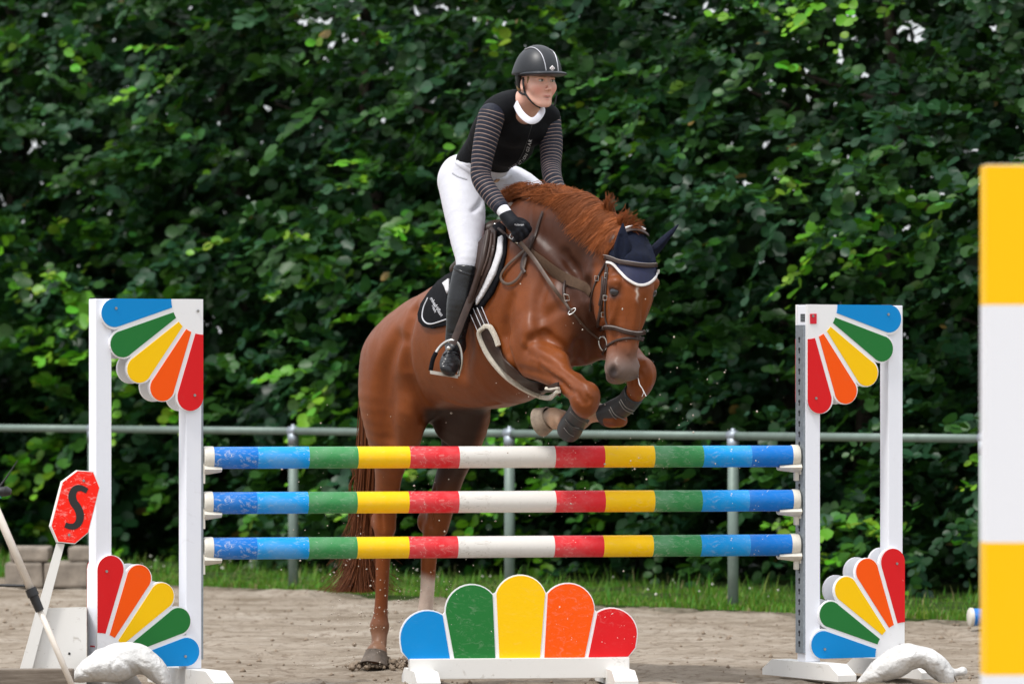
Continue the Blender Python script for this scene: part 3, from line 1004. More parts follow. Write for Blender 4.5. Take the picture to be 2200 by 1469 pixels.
# ---- the start sign: red octagon on a leaning post with a box foot
def start_sign():
    Y = -0.80
    t = empty('start_sign', P(60, 1440, Y))
    tag(t, 'red octagonal sign with a black S on a leaning white post, left of the jump', 'sign')
    pv = [(167, 1009.6), (201, 1012), (215, 1046), (190, 1144), (161, 1168), (124, 1164.5), (109, 1130), (134, 1034.5)]
    def face(y, dx=0.0): return [P(p[0] + dx, p[1], y) for p in pv]
    a, b_ = face(Y - 0.012), face(Y + 0.006, -4)
    n = 8
    bb = MB()
    bb.add(a + b_, [tuple(range(n)), tuple(range(2 * n - 1, n - 1, -1))] + [((i + 1) % n, i, n + i, n + (i + 1) % n) for i in range(n)], 0)
    ob = bb.build('sign_panel', M['beam_white'], t, world=True)
    c = Vector((162, 1090))
    inner = [P(c.x + (p[0] - c.x) * 0.965, c.y + (p[1] - c.y) * 0.975, Y - 0.0135) for p in pv]
    inner2 = [p + Vector((0, .0012, 0)) for p in inner]
    bb = MB(); bb.add(inner + inner2, [tuple(range(n)), tuple(range(2 * n - 1, n - 1, -1))] + [((i + 1) % n, i, n + i, n + (i + 1) % n) for i in range(n)])
    bb.build('red_face', mat_paint('chipped red sign paint', s2l((244, 34, 16)), wear=1.0, rough=0.35, fade=0.0, dirt=0.02, seed=31, scuff=.5), ob, world=True)
    # the letter: a bold S drawn as a thick stroke
    S = [(1.18, 1.53), (0.92, 1.62), (0.62, 1.58), (0.44, 1.38), (0.46, 1.14), (0.62, 0.93), (0.74, 0.73), (0.76, 0.52), (0.62, 0.31), (0.38, 0.24), (0.12, 0.36)]
    # image coordinates from the detail view
    img = [(541, 272), (500, 253), (465, 262), (448, 298), (455, 338), (482, 378), (496, 420), (490, 462), (466, 488), (436, 492), (404, 482)]
    img = [(x * 0.34657, 960 + y * 0.34657) for x, y in img]
    st = cr(img, 5)
    wd = np.interp(np.linspace(0, 1, len(st)), [0, .12, .35, .6, .85, 1], [5.6, 6.6, 8.6, 8.6, 6.6, 5.6])
    v, f = [], []
    for i, p in enumerate(st):
        tt = st[min(i + 1, len(st) - 1)] - st[max(i - 1, 0)]
        tt = tt / np.linalg.norm(tt)
        nn = np.array((-tt[1], tt[0]))
        for s in (-1, 1):
            for yy in (Y - 0.0150, Y - 0.0137):
                q = p + nn * wd[i] * s
                v.append(P(q[0], q[1], yy))
    for i in range(len(st) - 1):
        a0 = i * 4
        f += [(a0, a0 + 2, a0 + 6, a0 + 4), (a0 + 1, a0 + 5, a0 + 7, a0 + 3), (a0, a0 + 4, a0 + 5, a0 + 1), (a0 + 2, a0 + 3, a0 + 7, a0 + 6)]
    f += [(0, 1, 3, 2), tuple(len(v) - 4 + k for k in (0, 2, 3, 1))]
    bb = MB(); bb.add(v, f)
    bb.build('letter', mat_plain('black sign paint', (0.012, 0.012, 0.012), 0.5), ob, world=True)
    for (x, y) in ((519, 208), (428, 543)):
        q = P(x * .34657, 960 + y * .34657, Y - 0.0137)
        bb = MB(); bb.tube([q, q + Vector((0, -0.003, 0))], 0.006, 8)
        bb.build('screw', M['screw'], ob, world=True)
    # post
    pts = [(121, 1166), (139, 1168), (69, 1437), (42, 1437)]
    fr = [P(x, y, Y + 0.004) for x, y in pts]; bk = [P(x, y, Y + 0.034) for x, y in pts]
    bb = MB(); bb.add(fr + bk, [(0, 1, 2, 3), (7, 6, 5, 4), (0, 4, 5, 1), (1, 5, 6, 2), (2, 6, 7, 3), (3, 7, 4, 0)])
    bb.build('post', M['beam_white'], t, world=True)
    Yb = Y + 0.04
    pts = [(78, 1306), (186, 1303), (186, 1474), (34, 1474)]
    fr = [P(x, y, Yb) for x, y in pts]; bk = [P(x, y, Yb + 0.26) for x, y in pts]
    bb = MB(); bb.add(fr + bk, [(0, 1, 2, 3), (7, 6, 5, 4), (0, 4, 5, 1), (1, 5, 6, 2), (2, 6, 7, 3), (3, 7, 4, 0)])
    bo = bb.build('foot_box', M['beam_white'], t, world=True)
    bb = MB(); q = P(149, 1403, Yb); bb.tube([q + Vector((0, .001, 0)), q + Vector((0, -.002, 0))], 0.006, 8)
    bb.build('bolt', M['black'], bo, world=True)
start_sign()

# ---- timber beam on the sand, lower left
Yp = -1.5
a, c = P(-160, 1437, Yp), P(156, 1437, Yp)
bb = MB(); bb.box(0, c.x - a.x, 0, 0.09, 0.0, a.z, bev=0.006)
mw, nt, pb = new_mat('weathered timber')
vv = obj_coord(nt, (3, 30, 40)); nn_ = noise_n(nt, 2.0, 6, 0.7, vv)
nt.links.new(ramp(nt, nn_.outputs[0], [(0.3, (0.10, 0.075, 0.055)), (0.7, (0.24, 0.20, 0.16))]), pb.inputs['Base Color'])
pb.inputs['Roughness'].default_value = 0.85; bump(nt, pb, nn_.outputs[0], 0.4, 0.01)
tb = bb.build('timber_beam', mw); tb.location = (a.x, Yp, 0.0)
tag(tb, 'weathered grey timber beam lying on the sand at the lower left corner', 'timber')

# ---- tripod with an antenna
def tripod():
    Y = -2.3
    g0 = P(179, 1531, Y); g0.z = 0
    apex = P(-40, 1019, Y)
    t = empty('tripod_stand', (apex.x, apex.y, 0))
    tag(t, 'tripod with a pale tubular leg, black clamp and thin antenna at the left edge', 'tripod')
    mt = mat_plain('pale tripod tube', s2l((222, 212, 200)), 0.35, 0.2, var=0.06)
    legs = [g0, Vector((apex.x - 0.62, Y - 0.15, 0)), Vector((apex.x - 0.05, Y + 0.75, 0))]
    for k, gq in enumerate(legs):
        m_ = apex.lerp(gq, 0.53)
        bb = MB(); bb.tube([apex, m_], 0.0175, 12); lg = bb.build('leg', mt, t, smooth=True, world=True)
        bb = MB(); bb.tube([m_, gq], 0.013, 12); bb.build('lower_tube', mt, lg, smooth=True, world=True)
        d = (gq - apex).normalized()
        bb = MB(); bb.tube([m_ - d * .055, m_ - d * .02, m_ - d * .018, m_ + d * .05], [0.024, .026, .021, .019], 12)
        bb.build('clamp', M['black'], lg, angle=40, world=True)
    col0 = Vector((apex.x, apex.y + .02, apex.z)); zc = P(0, 1256, Y).z
    bb = MB(); bb.tube([col0, Vector((apex.x, apex.y + .02, zc - .05))], 0.013, 10); bb.build('centre_column', mt, t, smooth=True, world=True)
    m_ = apex.lerp(g0, 0.47)
    bb = MB(); bb.tube([m_, Vector((apex.x, apex.y + .02, zc))], 0.006, 8); bb.build('strut', M['black'], t, world=True)
    bb = MB()
    q = [P(-30, 1060, Y), P(0, 1056, Y), P(14, 1055, Y - .02), P(24, 1057, Y - .02)]
    bb.tube(q, [.03, .022, .022, .012], 12); bb.build('head', M['black'], t, angle=40, world=True)
    bb = MB(); bb.tube([P(-6, 1052, Y), P(14, 1025, Y), P(38, 989, Y)], [.007, .004, .002], 6); bb.build('antenna', M['black'], t, world=True)
    bb = MB(); bb.tube([P(-30, 1068, Y), P(2, 1064, Y)], 0.012, 8); bb.build('ring', mat_plain('teal ring', (0.02, .35, .28), .4), t, world=True)
tripod()

# ---- blurred striped post in the right foreground
def near_post():
    Y = -11.0
    a = P(2119, 356, Y)
    t = empty('striped_post', (a.x, Y, 0), R(4))
    tag(t, 'blurred yellow and white banded wing post close to the camera at the right edge', 'jump wing')
    zs = [a.z, P(0, 655, Y).z, P(0, 1165, Y).z, P(0, 1450, Y).z, 0.30, 0.06]
    ys = mat_paint('yellow wing paint', s2l((255, 196, 0)), wear=0.1, rough=0.4, fade=0.0, dirt=0.02)
    wp_ = mat_paint('white wing paint', s2l((232, 233, 239)), wear=0.1, rough=0.4, fade=0.0, dirt=0.03)
    bb = MB()
    for i in range(5):
        e = 0.0004 * i
        bb.box(0, 0.20, 0, 0.10, zs[i + 1], zs[i], 0 if i % 2 == 0 else 1)
    bb.build('post', [ys, wp_], t)
    bb = MB(); bb.box(0.003, 0.197, 0.003, 0.097, zs[0], zs[0] + 0.004); bb.build('post_cap', M['cream'], t)
    bb = MB(); bb.box(0.05, 0.15, -0.35, 0.45, 0.0, 0.06, bev=0.008); bb.build('foot', wp_, t)
near_post()

# ---- pole lying far right, only its end shows
Yl = 5.6
e = P(2081, 1322, Yl)
t = empty('lying_pole', (e.x, e.y, 0.052))
tag(t, 'pole lying on the sand at far right, only its blue end with white cap showing', 'jump pole')
dv = Vector((0.985, 0.17, 0))
bb = MB(); bb.tube([Vector((0, 0, 0)) + dv * .02, dv * 0.35], 0.05, 24); bb.tube([dv * .35, dv * .7], .05, 24, 1); bb.tube([dv * .7, dv * 3.0], .05, 24, 2)
bb.build('pole_shaft', [M['pole_darkblue'], M['pole_white'], M['pole_darkblue']], t, angle=40)
bb = MB(); bb.tube([dv * 0.0, dv * .006, dv * .024], [0.046, 0.054, 0.054], 24); bb.build('end_cap', M['cream'], t, angle=40)
# ------------------------------------------------------------------ organic forms: smooth unions of elliptical chains on a grid, skinned to quads
class Field:
    def __init__(self, lo, hi, h):
        self.lo = np.array(lo, float); self.h = h
        self.n = (np.ceil((np.array(hi, float) - self.lo) / h)).astype(int) + 1
        self.v = np.full(self.n, 0.5, dtype=np.float32)
        self.ax = [(self.lo[i] + h * np.arange(self.n[i])).astype(np.float32) for i in range(3)]
    def sl(self, lo, hi):
        a = np.floor((np.array(lo) - self.lo) / self.h).astype(int); b = np.ceil((np.array(hi) - self.lo) / self.h).astype(int) + 1
        a = np.clip(a, 0, self.n); b = np.clip(b, 0, self.n)
        return tuple(slice(int(a[i]), int(b[i])) for i in range(3))
    def seg(self, p0, p1, r0, r1, side, S):
        """elliptic cone between two points over the grid slices S; r = (lateral, normal)"""
        X, Y, Z = self.ax[0][S[0]][:, None, None], self.ax[1][S[1]][None, :, None], self.ax[2][S[2]][None, None, :]
        d = p1 - p0; L = float(np.linalg.norm(d))
        if L < 1e-6: d = np.array((0, 0, 1e-6)); L = 1e-6
        T = d / L
        s = side - T * side.dot(T); s /= np.linalg.norm(s) + 1e-9
        nn = np.cross(T, s)
        f = np.float32
        dx, dy, dz = X - f(p0[0]), Y - f(p0[1]), Z - f(p0[2])
        al = dx * f(T[0]) + dy * f(T[1]) + dz * f(T[2])
        t = np.clip(al / f(L), 0, 1)
        l = al - t * f(L)
        q = dx * f(s[0]) + dy * f(s[1]) + dz * f(s[2])
        m = dx * f(nn[0]) + dy * f(nn[1]) + dz * f(nn[2])
        ra = f(r0[0]) + t * f(r1[0] - r0[0]); rb = f(r0[1]) + t * f(r1[1] - r0[1])
        rc = np.minimum(ra, rb)
        a, b_, c = (q / ra), (m / rb), (l / rc)
        k0 = np.sqrt(a * a + b_ * b_ + c * c) + f(1e-6)
        k1 = np.sqrt((a / ra) ** 2 + (b_ / rb) ** 2 + (c / rc) ** 2) + f(1e-6)
        return k0 * (k0 - 1) / k1
    def chain(self, pts, rad, side=(0, 0, 1), k=0.03, sub=3, op='add'):
        """pts: list of points; rad: list of (lateral, normal); side: one vector or a list"""
        pts = np.array([tuple(p) for p in pts], float)
        rad = np.array([(r, r) if isinstance(r, (int, float)) else tuple(r) for r in rad], float)
        side = np.array(side, float)
        if side.ndim == 1: side = np.repeat(side[None], len(pts), 0)
        if len(pts) == 1:
            pts = np.vstack([pts, pts + 1e-5]); rad = np.vstack([rad, rad]); side = np.vstack([side, side])
        A = np.hstack([pts, rad, side])
        if len(pts) > 2 and sub > 1: A = cr(A, sub)
        A[:, 3:5] = np.maximum(A[:, 3:5], 0.002)
        pad = k + 2.5 * self.h
        mr = A[:, 3:5].max(1)
        lo = (A[:, :3] - mr[:, None]).min(0) - pad; hi = (A[:, :3] + mr[:, None]).max(0) + pad
        G = self.sl(lo, hi)
        if min(s.stop - s.start for s in G) <= 0: return self
        loc = np.full([s.stop - s.start for s in G], 0.5, np.float32)
        for i in range(len(A) - 1):
            r = max(mr[i], mr[i + 1]) + pad
            S = self.sl(np.minimum(A[i, :3], A[i + 1, :3]) - r, np.maximum(A[i, :3], A[i + 1, :3]) + r)
            S = tuple(slice(max(S[j].start, G[j].start), min(S[j].stop, G[j].stop)) for j in range(3))
            if min(s.stop - s.start for s in S) <= 0: continue
            sub_ = tuple(slice(S[j].start - G[j].start, S[j].stop - G[j].start) for j in range(3))
            w = loc[sub_]
            np.minimum(w, self.seg(A[i, :3], A[i + 1, :3], A[i, 3:5], A[i + 1, 3:5], (A[i, 5:] + A[i + 1, 5:]) / 2, S), out=w)
        v = self.v[G]
        if op == 'add':
            h = np.maximum(k - np.abs(v - loc), 0) / k
            self.v[G] = np.minimum(v, loc) - h * h * (k * 0.25)
        else:
            loc = -loc
            h = np.maximum(k - np.abs(v - loc), 0) / k
            self.v[G] = np.maximum(v, loc) + h * h * (k * 0.25)
        return self
    def ell(self, c, r, ax=None, k=0.03, op='add'):
        """ellipsoid with radii r along the rows of ax"""
        ax = np.eye(3) if ax is None else np.array(ax, float)
        c = np.array(tuple(c), float); m = max(r) + k + 2 * self.h
        G = self.sl(c - m, c + m)
        if min(s.stop - s.start for s in G) <= 0: return self
        X, Y, Z = self.ax[0][G[0]][:, None, None] - c[0], self.ax[1][G[1]][None, :, None] - c[1], self.ax[2][G[2]][None, None, :] - c[2]
        k0 = 0; k1 = 0
        for i in range(3):
            a = ax[i] / np.linalg.norm(ax[i])
            q = X * a[0] + Y * a[1] + Z * a[2]
            k0 = k0 + (q / r[i]) ** 2; k1 = k1 + (q / r[i] ** 2) ** 2
        k0 = np.sqrt(k0) + 1e-6; k1 = np.sqrt(k1) + 1e-6
        loc = (k0 * (k0 - 1) / k1).astype(np.float32)
        v = self.v[G]
        if op == 'add':
            h = np.maximum(k - np.abs(v - loc), 0) / k
            self.v[G] = np.minimum(v, loc) - h * h * (k * 0.25)
        else:
            loc = -loc
            h = np.maximum(k - np.abs(v - loc), 0) / k
            self.v[G] = np.maximum(v, loc) + h * h * (k * 0.25)
        return self
    def cut(self, p, n, k=0.008):
        """remove everything on the side the normal n points to"""
        n = np.array(tuple(n), float); n /= np.linalg.norm(n)
        X, Y, Z = self.ax[0][:, None, None] - p[0], self.ax[1][None, :, None] - p[1], self.ax[2][None, None, :] - p[2]
        loc = (X * n[0] + Y * n[1] + Z * n[2]).astype(np.float32)
        h = np.maximum(k - np.abs(self.v - loc), 0) / k
        self.v = np.maximum(self.v, loc) + h * h * (k * 0.25)
        return self
    def surf(self, px, py):
        Ys = np.arange(self.lo[1] + self.h, self.ax[1][-1] - self.h, self.h * 0.6)
        d = Ys + CAMD
        X = (px - 1100.0) * d / FPX; Z = CAMH - (py - HOR) * d / FPX
        i = np.rint((X - self.lo[0]) / self.h).astype(int); j = np.rint((Ys - self.lo[1]) / self.h).astype(int); k = np.rint((Z - self.lo[2]) / self.h).astype(int)
        ok = (i >= 0) & (i < self.n[0]) & (k >= 0) & (k < self.n[2]) & (j < self.n[1])
        v = np.ones(len(Ys)); v[ok] = self.v[i[ok], j[ok], k[ok]]
        w = np.nonzero(v < 0)[0]
        return Ys[w[0]] if len(w) else None
    def stroke(self, pts, r, k=0.03, op='sub', off=0.0):
        """a sculpting stroke over the surface the route passes: groove or ridge"""
        st = cr(pts, 3) if len(pts) > 2 else np.array(pts, float)
        ys = [self.surf(*q) for q in st]
        ok = [i for i, y in enumerate(ys) if y is not None]
        if len(ok) < 2: return self
        yy = np.interp(range(len(st)), ok, [ys[i] for i in ok])
        P3 = [P(q[0], q[1], y + off) for q, y in zip(st, yy)]
        n = len(P3)
        rr = [r * (0.35 + 0.65 * math.sin(math.pi * (i + .5) / n)) for i in range(n)]
        return self.chain(P3, rr, (0, 0, 1) if abs(st[-1][0] - st[0][0]) > abs(st[-1][1] - st[0][1]) else (1, 0, 0), k=k, sub=1, op=op)
    def skin(self, smooth=2):
        V = self.v
        ins = V < 0
        nx, ny, nz = V.shape
        c = np.zeros((nx - 1, ny - 1, nz - 1), np.uint8)
        corners = [(i, j, k) for i in (0, 1) for j in (0, 1) for k in (0, 1)]
        for (i, j, k) in corners:
            c += ins[i:nx - 1 + i, j:ny - 1 + j, k:nz - 1 + k]
        cells = np.argwhere((c > 0) & (c < 8))
        n = len(cells)
        vals = np.stack([V[cells[:, 0] + i, cells[:, 1] + j, cells[:, 2] + k] for (i, j, k) in corners], 1)
        acc = np.zeros((n, 3)); cnt = np.zeros(n)
        for a in range(8):
            for b in range(a + 1, 8):
                ca, cb = np.array(corners[a]), np.array(corners[b])
                if np.abs(ca - cb).sum() != 1: continue
                va, vb = vals[:, a], vals[:, b]
                m = (va < 0) != (vb < 0)
                t = np.where(m, va / np.where(m, va - vb, 1), 0)
                acc += np.where(m[:, None], ca + t[:, None] * (cb - ca), 0); cnt += m
        pos = self.lo + (cells + acc / np.maximum(cnt, 1)[:, None]) * self.h
        idx = -np.ones(c.shape, np.int32); idx[cells[:, 0], cells[:, 1], cells[:, 2]] = np.arange(n)
        quads = []
        for ax in range(3):
            o = [0, 0, 0]; o[ax] = 1
            a = ins[:nx - o[0], :ny - o[1], :nz - o[2]]; b = ins[o[0]:, o[1]:, o[2]:]
            e = np.argwhere(a != b)
            u, w = [(1, 2), (2, 0), (0, 1)][ax]
            e = e[(e[:, u] > 0) & (e[:, w] > 0) & (e[:, u] < V.shape[u] - 1) & (e[:, w] < V.shape[w] - 1)]
            def at(du, dw):
                q = e.copy(); q[:, u] += du; q[:, w] += dw
                return idx[q[:, 0], q[:, 1], q[:, 2]]
            q = np.stack([at(-1, -1), at(0, -1), at(0, 0), at(-1, 0)], 1)
            fl = ~ins[e[:, 0], e[:, 1], e[:, 2]]
            q[fl] = q[fl][:, ::-1]
            quads.append(q)
        Q = np.concatenate(quads); Q = Q[(Q >= 0).all(1)]
        for _ in range(smooth):
            s = np.zeros_like(pos); k = np.zeros(n)
            for i in range(4):
                for j in ((i + 1) % 4, (i + 3) % 4):
                    np.add.at(s, Q[:, i], pos[Q[:, j]]); np.add.at(k, Q[:, i], 1)
            pos = pos * 0.45 + 0.55 * s / np.maximum(k, 1)[:, None]
        return pos, Q

def bvh_of(pos, Q):
    return BVHTree.FromPolygons([tuple(p) for p in pos.tolist()], [tuple(q) for q in Q.tolist()])
CAMP = Vector((0, -CAMD, CAMH))
def shoot(px, py, bvhs, default=None):
    d = P(px, py, 0.0) - CAMP; d.normalize()
    best = None
    for b in bvhs:
        h = b.ray_cast(CAMP, d)
        if h[0] is not None and (best is None or h[3] < best[3]): best = h
    return best

def drape(name, pts, bvhs, width, thick, mat, parent, off=0.0, steps=6, closed=False, smooth=3, Y=None, tip=None):
    """strap laid over surfaces: image-plane route, real depth found on the surfaces under it"""
    if closed: pts = list(pts) + [pts[0]]
    w = None
    st = cr([p[:2] for p in pts], steps)
    hits = []
    for p in st:
        h = shoot(p[0], p[1], bvhs)
        hits.append(h)
    ys = [h[0].y if h else None for h in hits]
    ok = [i for i, y in enumerate(ys) if y is not None]
    if not ok: return None
    yy = np.interp(range(len(st)), ok, [ys[i] for i in ok])
    nn = np.array([[tuple(hits[i][1])[k] for i in ok] for k in range(3)])
    nn = np.stack([np.interp(range(len(st)), ok, nn[k]) for k in range(3)], 1)
    for _ in range(smooth):
        y2 = yy.copy(); y2[1:-1] = np.minimum(yy[1:-1], (yy[:-2] + yy[1:-1] + yy[2:]) / 3); yy = y2
        n2 = nn.copy(); n2[1:-1] = (nn[:-2] + nn[1:-1] + nn[2:]) / 3; nn = n2
    c = [P(p[0], p[1], y) for p, y in zip(st, yy)]
    return ribbon(name, c, [Vector(x).normalized() for x in nn], width, thick, mat, parent, off)

def ribbon(name, c, nn, width, thick, mat, parent, off=0.0, twist=None):
    n = len(c)
    if not isinstance(width, (list, tuple, np.ndarray)): width = [width] * n
    else: width = np.interp(np.linspace(0, 1, n), np.linspace(0, 1, len(width)), width)
    v, f = [], []
    K = 8
    for i in range(n):
        t = (c[min(i + 1, n - 1)] - c[max(i - 1, 0)]).normalized()
        N = nn[i] if isinstance(nn, list) else nn
        N = (N - t * N.dot(t))
        N = N.normalized() if N.length > 1e-4 else t.orthogonal().normalized()
        s = t.cross(N)
        o = c[i] + N * (off + thick * 0.5)
        for (a, b) in ((-1, -.55), (-1, .3), (-.72, .95), (0, 1.12), (.72, .95), (1, .3), (1, -.55), (0, -.8)):
            v.append(o + s * (a * width[i] / 2) + N * (b * thick / 2))
    for i in range(n - 1):
        for k in range(K):
            f.append((i * K + k, i * K + (k + 1) % K, (i + 1) * K + (k + 1) % K, (i + 1) * K + k))
    f += [tuple(range(K - 1, -1, -1)), tuple((n - 1) * K + k for k in range(K))]
    bb = MB(); bb.add(v, f)
    return bb.build(name, mat, parent, world=True, angle=50)

def patch(name, poly, bvhs, off, thick, mat, parent, step=5.0, smooth=2, wob=0.0):
    """sheet laid over surfaces inside an outline; gets thickness from a solidify modifier"""
    from mathutils.geometry import delaunay_2d_cdt
    out = []
    n = len(poly)
    for i in range(n):
        a, b = Vector(poly[i]), Vector(poly[(i + 1) % n])
        m = max(1, int((b - a).length / step))
        out += [a.lerp(b, j / m) for j in range(m)]
    xs = [p.x for p in out]; ys = [p.y for p in out]
    pts = list(out)
    y = min(ys) + step * .5
    while y < max(ys):
        x = min(xs) + step * .5
        while x < max(xs):
            pts.append(Vector((x, y))); x += step
        y += step
    edges = [(i, (i + 1) % len(out)) for i in range(len(out))]
    vs, es, fs, *_ = delaunay_2d_cdt(pts, edges, [tuple(range(len(out)))], 1, 1e-4)
    hit = [shoot(p.x, p.y, bvhs) for p in vs]
    Yv = np.array([h[0].y if h else np.nan for h in hit])
    N = np.array([tuple(h[1]) if h else (0, -1, 0) for h in hit])
    XY = np.array([tuple(p) for p in vs])
    bad = np.isnan(Yv)
    if bad.any() and (~bad).any():
        g = XY[~bad]
        for i in np.nonzero(bad)[0]:
            dd = ((g - XY[i]) ** 2).sum(1); k = np.argsort(dd)[:4]
            wgt = 1 / (dd[k] + 1e-3); Yv[i] = (Yv[~bad][k] * wgt).sum() / wgt.sum()
    nb = [[] for _ in vs]
    for a, b in es: nb[a].append(b); nb[b].append(a)
    for _ in range(smooth):
        Y2 = Yv.copy(); N2 = N.copy()
        for i, q in enumerate(nb):
            if q:
                Y2[i] = min(Yv[i], (Yv[i] + Yv[q].mean()) / 2) ; N2[i] = (N[i] + N[q].mean(0)) / 2
        Yv, N = Y2, N2
    v = []
    for i, p in enumerate(vs):
        nrm = Vector(N[i]).normalized()
        q = P(p.x, p.y, Yv[i]) + nrm * off
        if wob: q += nrm * wob * noise.noise(Vector((p.x * .03, p.y * .03, 1)))
        v.append(q)
    me = mesh_obj(name, v, fs, mat, parent, True)
    bm = bmesh.new(); bm.from_mesh(me.data)
    bmesh.ops.recalc_face_normals(bm, faces=bm.faces[:])
    tot = sum((f.normal.y for f in bm.faces))
    if tot > 0: bmesh.ops.reverse_faces(bm, faces=bm.faces[:])
    bm.to_mesh(me.data); bm.free()
    md = me.modifiers.new('thickness', 'SOLIDIFY'); md.thickness = thick; md.offset = -1
    return me

def text_on(name, txt, org, xdir, height, bvhs, mat, parent, off=0.002, shear=0.0, spacing=1.0, ysc=1.0):
    """lettering laid on a surface: org is the image point of the baseline's start"""
    cu = bpy.data.curves.new(name, 'FONT'); cu.body = txt; cu.size = 1.0; cu.space_character = spacing
    cu.resolution_u = 2
    to = bpy.data.objects.new(name, cu); COL.objects.link(to)
    bpy.context.view_layer.update()
    dg = bpy.context.evaluated_depsgraph_get()
    me0 = to.evaluated_get(dg).to_mesh()
    vv = [v.co.copy() for v in me0.vertices]; ff = [tuple(p.vertices) for p in me0.polygons]
    to.evaluated_get(dg).to_mesh_clear()
    bpy.data.objects.remove(to)
    ux = Vector(xdir).normalized(); uy = Vector((ux.y, -ux.x))
    out = []; last = None
    for v in vv:
        p = Vector(org) + ux * (v.x * height) + uy * (v.y * height * ysc) 
        h = shoot(p.x, p.y, bvhs)
        y = h[0].y if h else (last if last is not None else 0.0)
        last = y
        out.append(P(p.x, p.y, y) + Vector((0, -off, 0)))
    if not out: return None
    o = mesh_obj(name, out, ff, mat, parent)
    md = o.modifiers.new('thickness', 'SOLIDIFY'); md.thickness = 0.0008
    return o
# ------------------------------------------------------------------ the horse
t0_ = time.time()
HF = np.array((0.62, -0.785, 0.0))      # where the horse is heading
HR = np.array((-0.785, -0.62, 0.0))     # its right side
HN = np.array((0.50, -0.865, -0.02)); HN /= np.linalg.norm(HN)      # where its face points
HL = np.array((-0.865, -0.50, 0.0)); HL /= np.linalg.norm(HL)       # right side of its head
fld = Field((-0.78, -0.85, -0.03), (0.80, 1.75, 2.28), 0.0065)
def PA_(l): return [P(*q) for q in l]

# trunk
fld.chain(PA_([(868, 805, 1.28), (886, 785, 1.08), (962, 747, .80), (1050, 712, .50), (1125, 668, .22), (1192, 640, -.02)]),
          [(.17, .19), (.250, .272), (.268, .300), (.288, .338), (.262, .372), (.19, .285)], HR, k=.05, sub=4)
# croup and point of hip, buttock
fld.chain(PA_([(884, 762, 1.14), (928, 700, .98)]), [(.14, .14), (.13, .14)], HR, k=.08)
fld.ell(P(918, 706, .80), (.06, .09, .10), [HR, HF, (0, 0, 1)], k=.08)
# belly
fld.chain(PA_([(985, 785, .72), (1070, 778, .42), (1150, 762, .12)]), [(.20, .19), (.22, .215), (.17, .18)], HR, k=.08)
# withers
fld.chain(PA_([(1050, 580, .45), (1110, 505, .20), (1160, 455, .05)]), [(.06, .09), (.06, .10), (.06, .09)], HR, k=.10)
# chest
fld.ell(P(1222, 690, -.10), (.19, .17, .21), [HR, HF, (0, 0, 1)], k=.07)
fld.ell(P(1196, 742, -.20), (.075, .09, .10), [HR, HF, (0, 0, 1)], k=.05)
fld.ell(P(1262, 735, -.12), (.075, .09, .10), [HR, HF, (0, 0, 1)], k=.05)
# neck
fld.chain(PA_([(1120, 590, .12), (1185, 528, -.02), (1255, 520, -.17), (1312, 540, -.30), (1345, 552, -.37)]),
          [(.15, .27), (.115, .225), (.095, .185), (.085, .135), (.08, .10)], HR, k=.07, sub=4)
fld.chain(PA_([(1292, 605, -.33), (1262, 655, -.22), (1225, 700, -.10)]), [(.075, .10), (.10, .12), (.14, .14)], HR, k=.08)
# jugular groove
fld.chain(PA_([(1283, 600, -.43), (1225, 640, -.33), (1170, 680, -.25)]), [.018, .016, .010], HR, k=.045, op='sub')
# crest
fld.chain(PA_([(1120, 455, .14), (1190, 420, .0), (1262, 447, -.17), (1325, 495, -.33)]), [(.04, .05)] * 4, HR, k=.07)
# shoulder blade, upper arm
fld.chain(PA_([(1095, 555, .02), (1112, 620, -.04), (1138, 690, -.14), (1150, 722, -.20)]), [(.045, .10), (.055, .115), (.062, .105), (.06, .08)], HR, k=.05)
fld.chain(PA_([(1150, 715, -.19), (1128, 755, -.08), (1125, 775, .0)]), [(.075, .085), (.085, .10), (.07, .09)], HR, k=.04)
fld.chain(PA_([(1085, 690, .06), (1105, 745, .0), (1120, 775, -.02)]), [(.03, .07), (.045, .075), (.05, .06)], HR, k=.04)
# right foreleg
fld.chain(PA_([(1132, 765, -.10), (1165, 778, -.22), (1208, 806, -.36), (1240, 836, -.47), (1256, 852, -.52)]),
          [(.085, .098), (.082, .092), (.066, .074), (.058, .062), (.060, .066)], HR, k=.045)
fld.ell(P(1182, 770, -.27), (.035, .10, .035), [HR, HF * .8 + np.array((0, 0, -.25)), (0, 0, 1)], k=.05)
fld.ell(P(1257, 858, -.535), (.064, .070, .082), [HR, HF, (0, 0, 1)], k=.03)
fld.ell(P(1268, 846, -.56), (.03, .03, .035), k=.04)
fld.ell(P(1262, 874, -.55), (.03, .03, .03), k=.03)
fld.chain(PA_([(1258, 872, -.50), (1246, 893, -.42), (1226, 915, -.31)]), [(.046, .046), (.036, .040), (.044, .048)], HR, k=.03)
fld.chain(PA_([(1226, 912, -.30), (1205, 897, -.21), (1187, 894, -.14)]), [(.044, .046), (.036, .038), (.040, .042)], HR, k=.03)
fld.chain(PA_([(1192, 894, -.15), (1180, 898, -.13), (1164, 904, -.10)]), [(.040, .040), (.040, .040), (.038, .038)], HR, k=.006, sub=1)
fld.ell(P(1196, 912, -.17), (.030, .026, .024), k=.03)

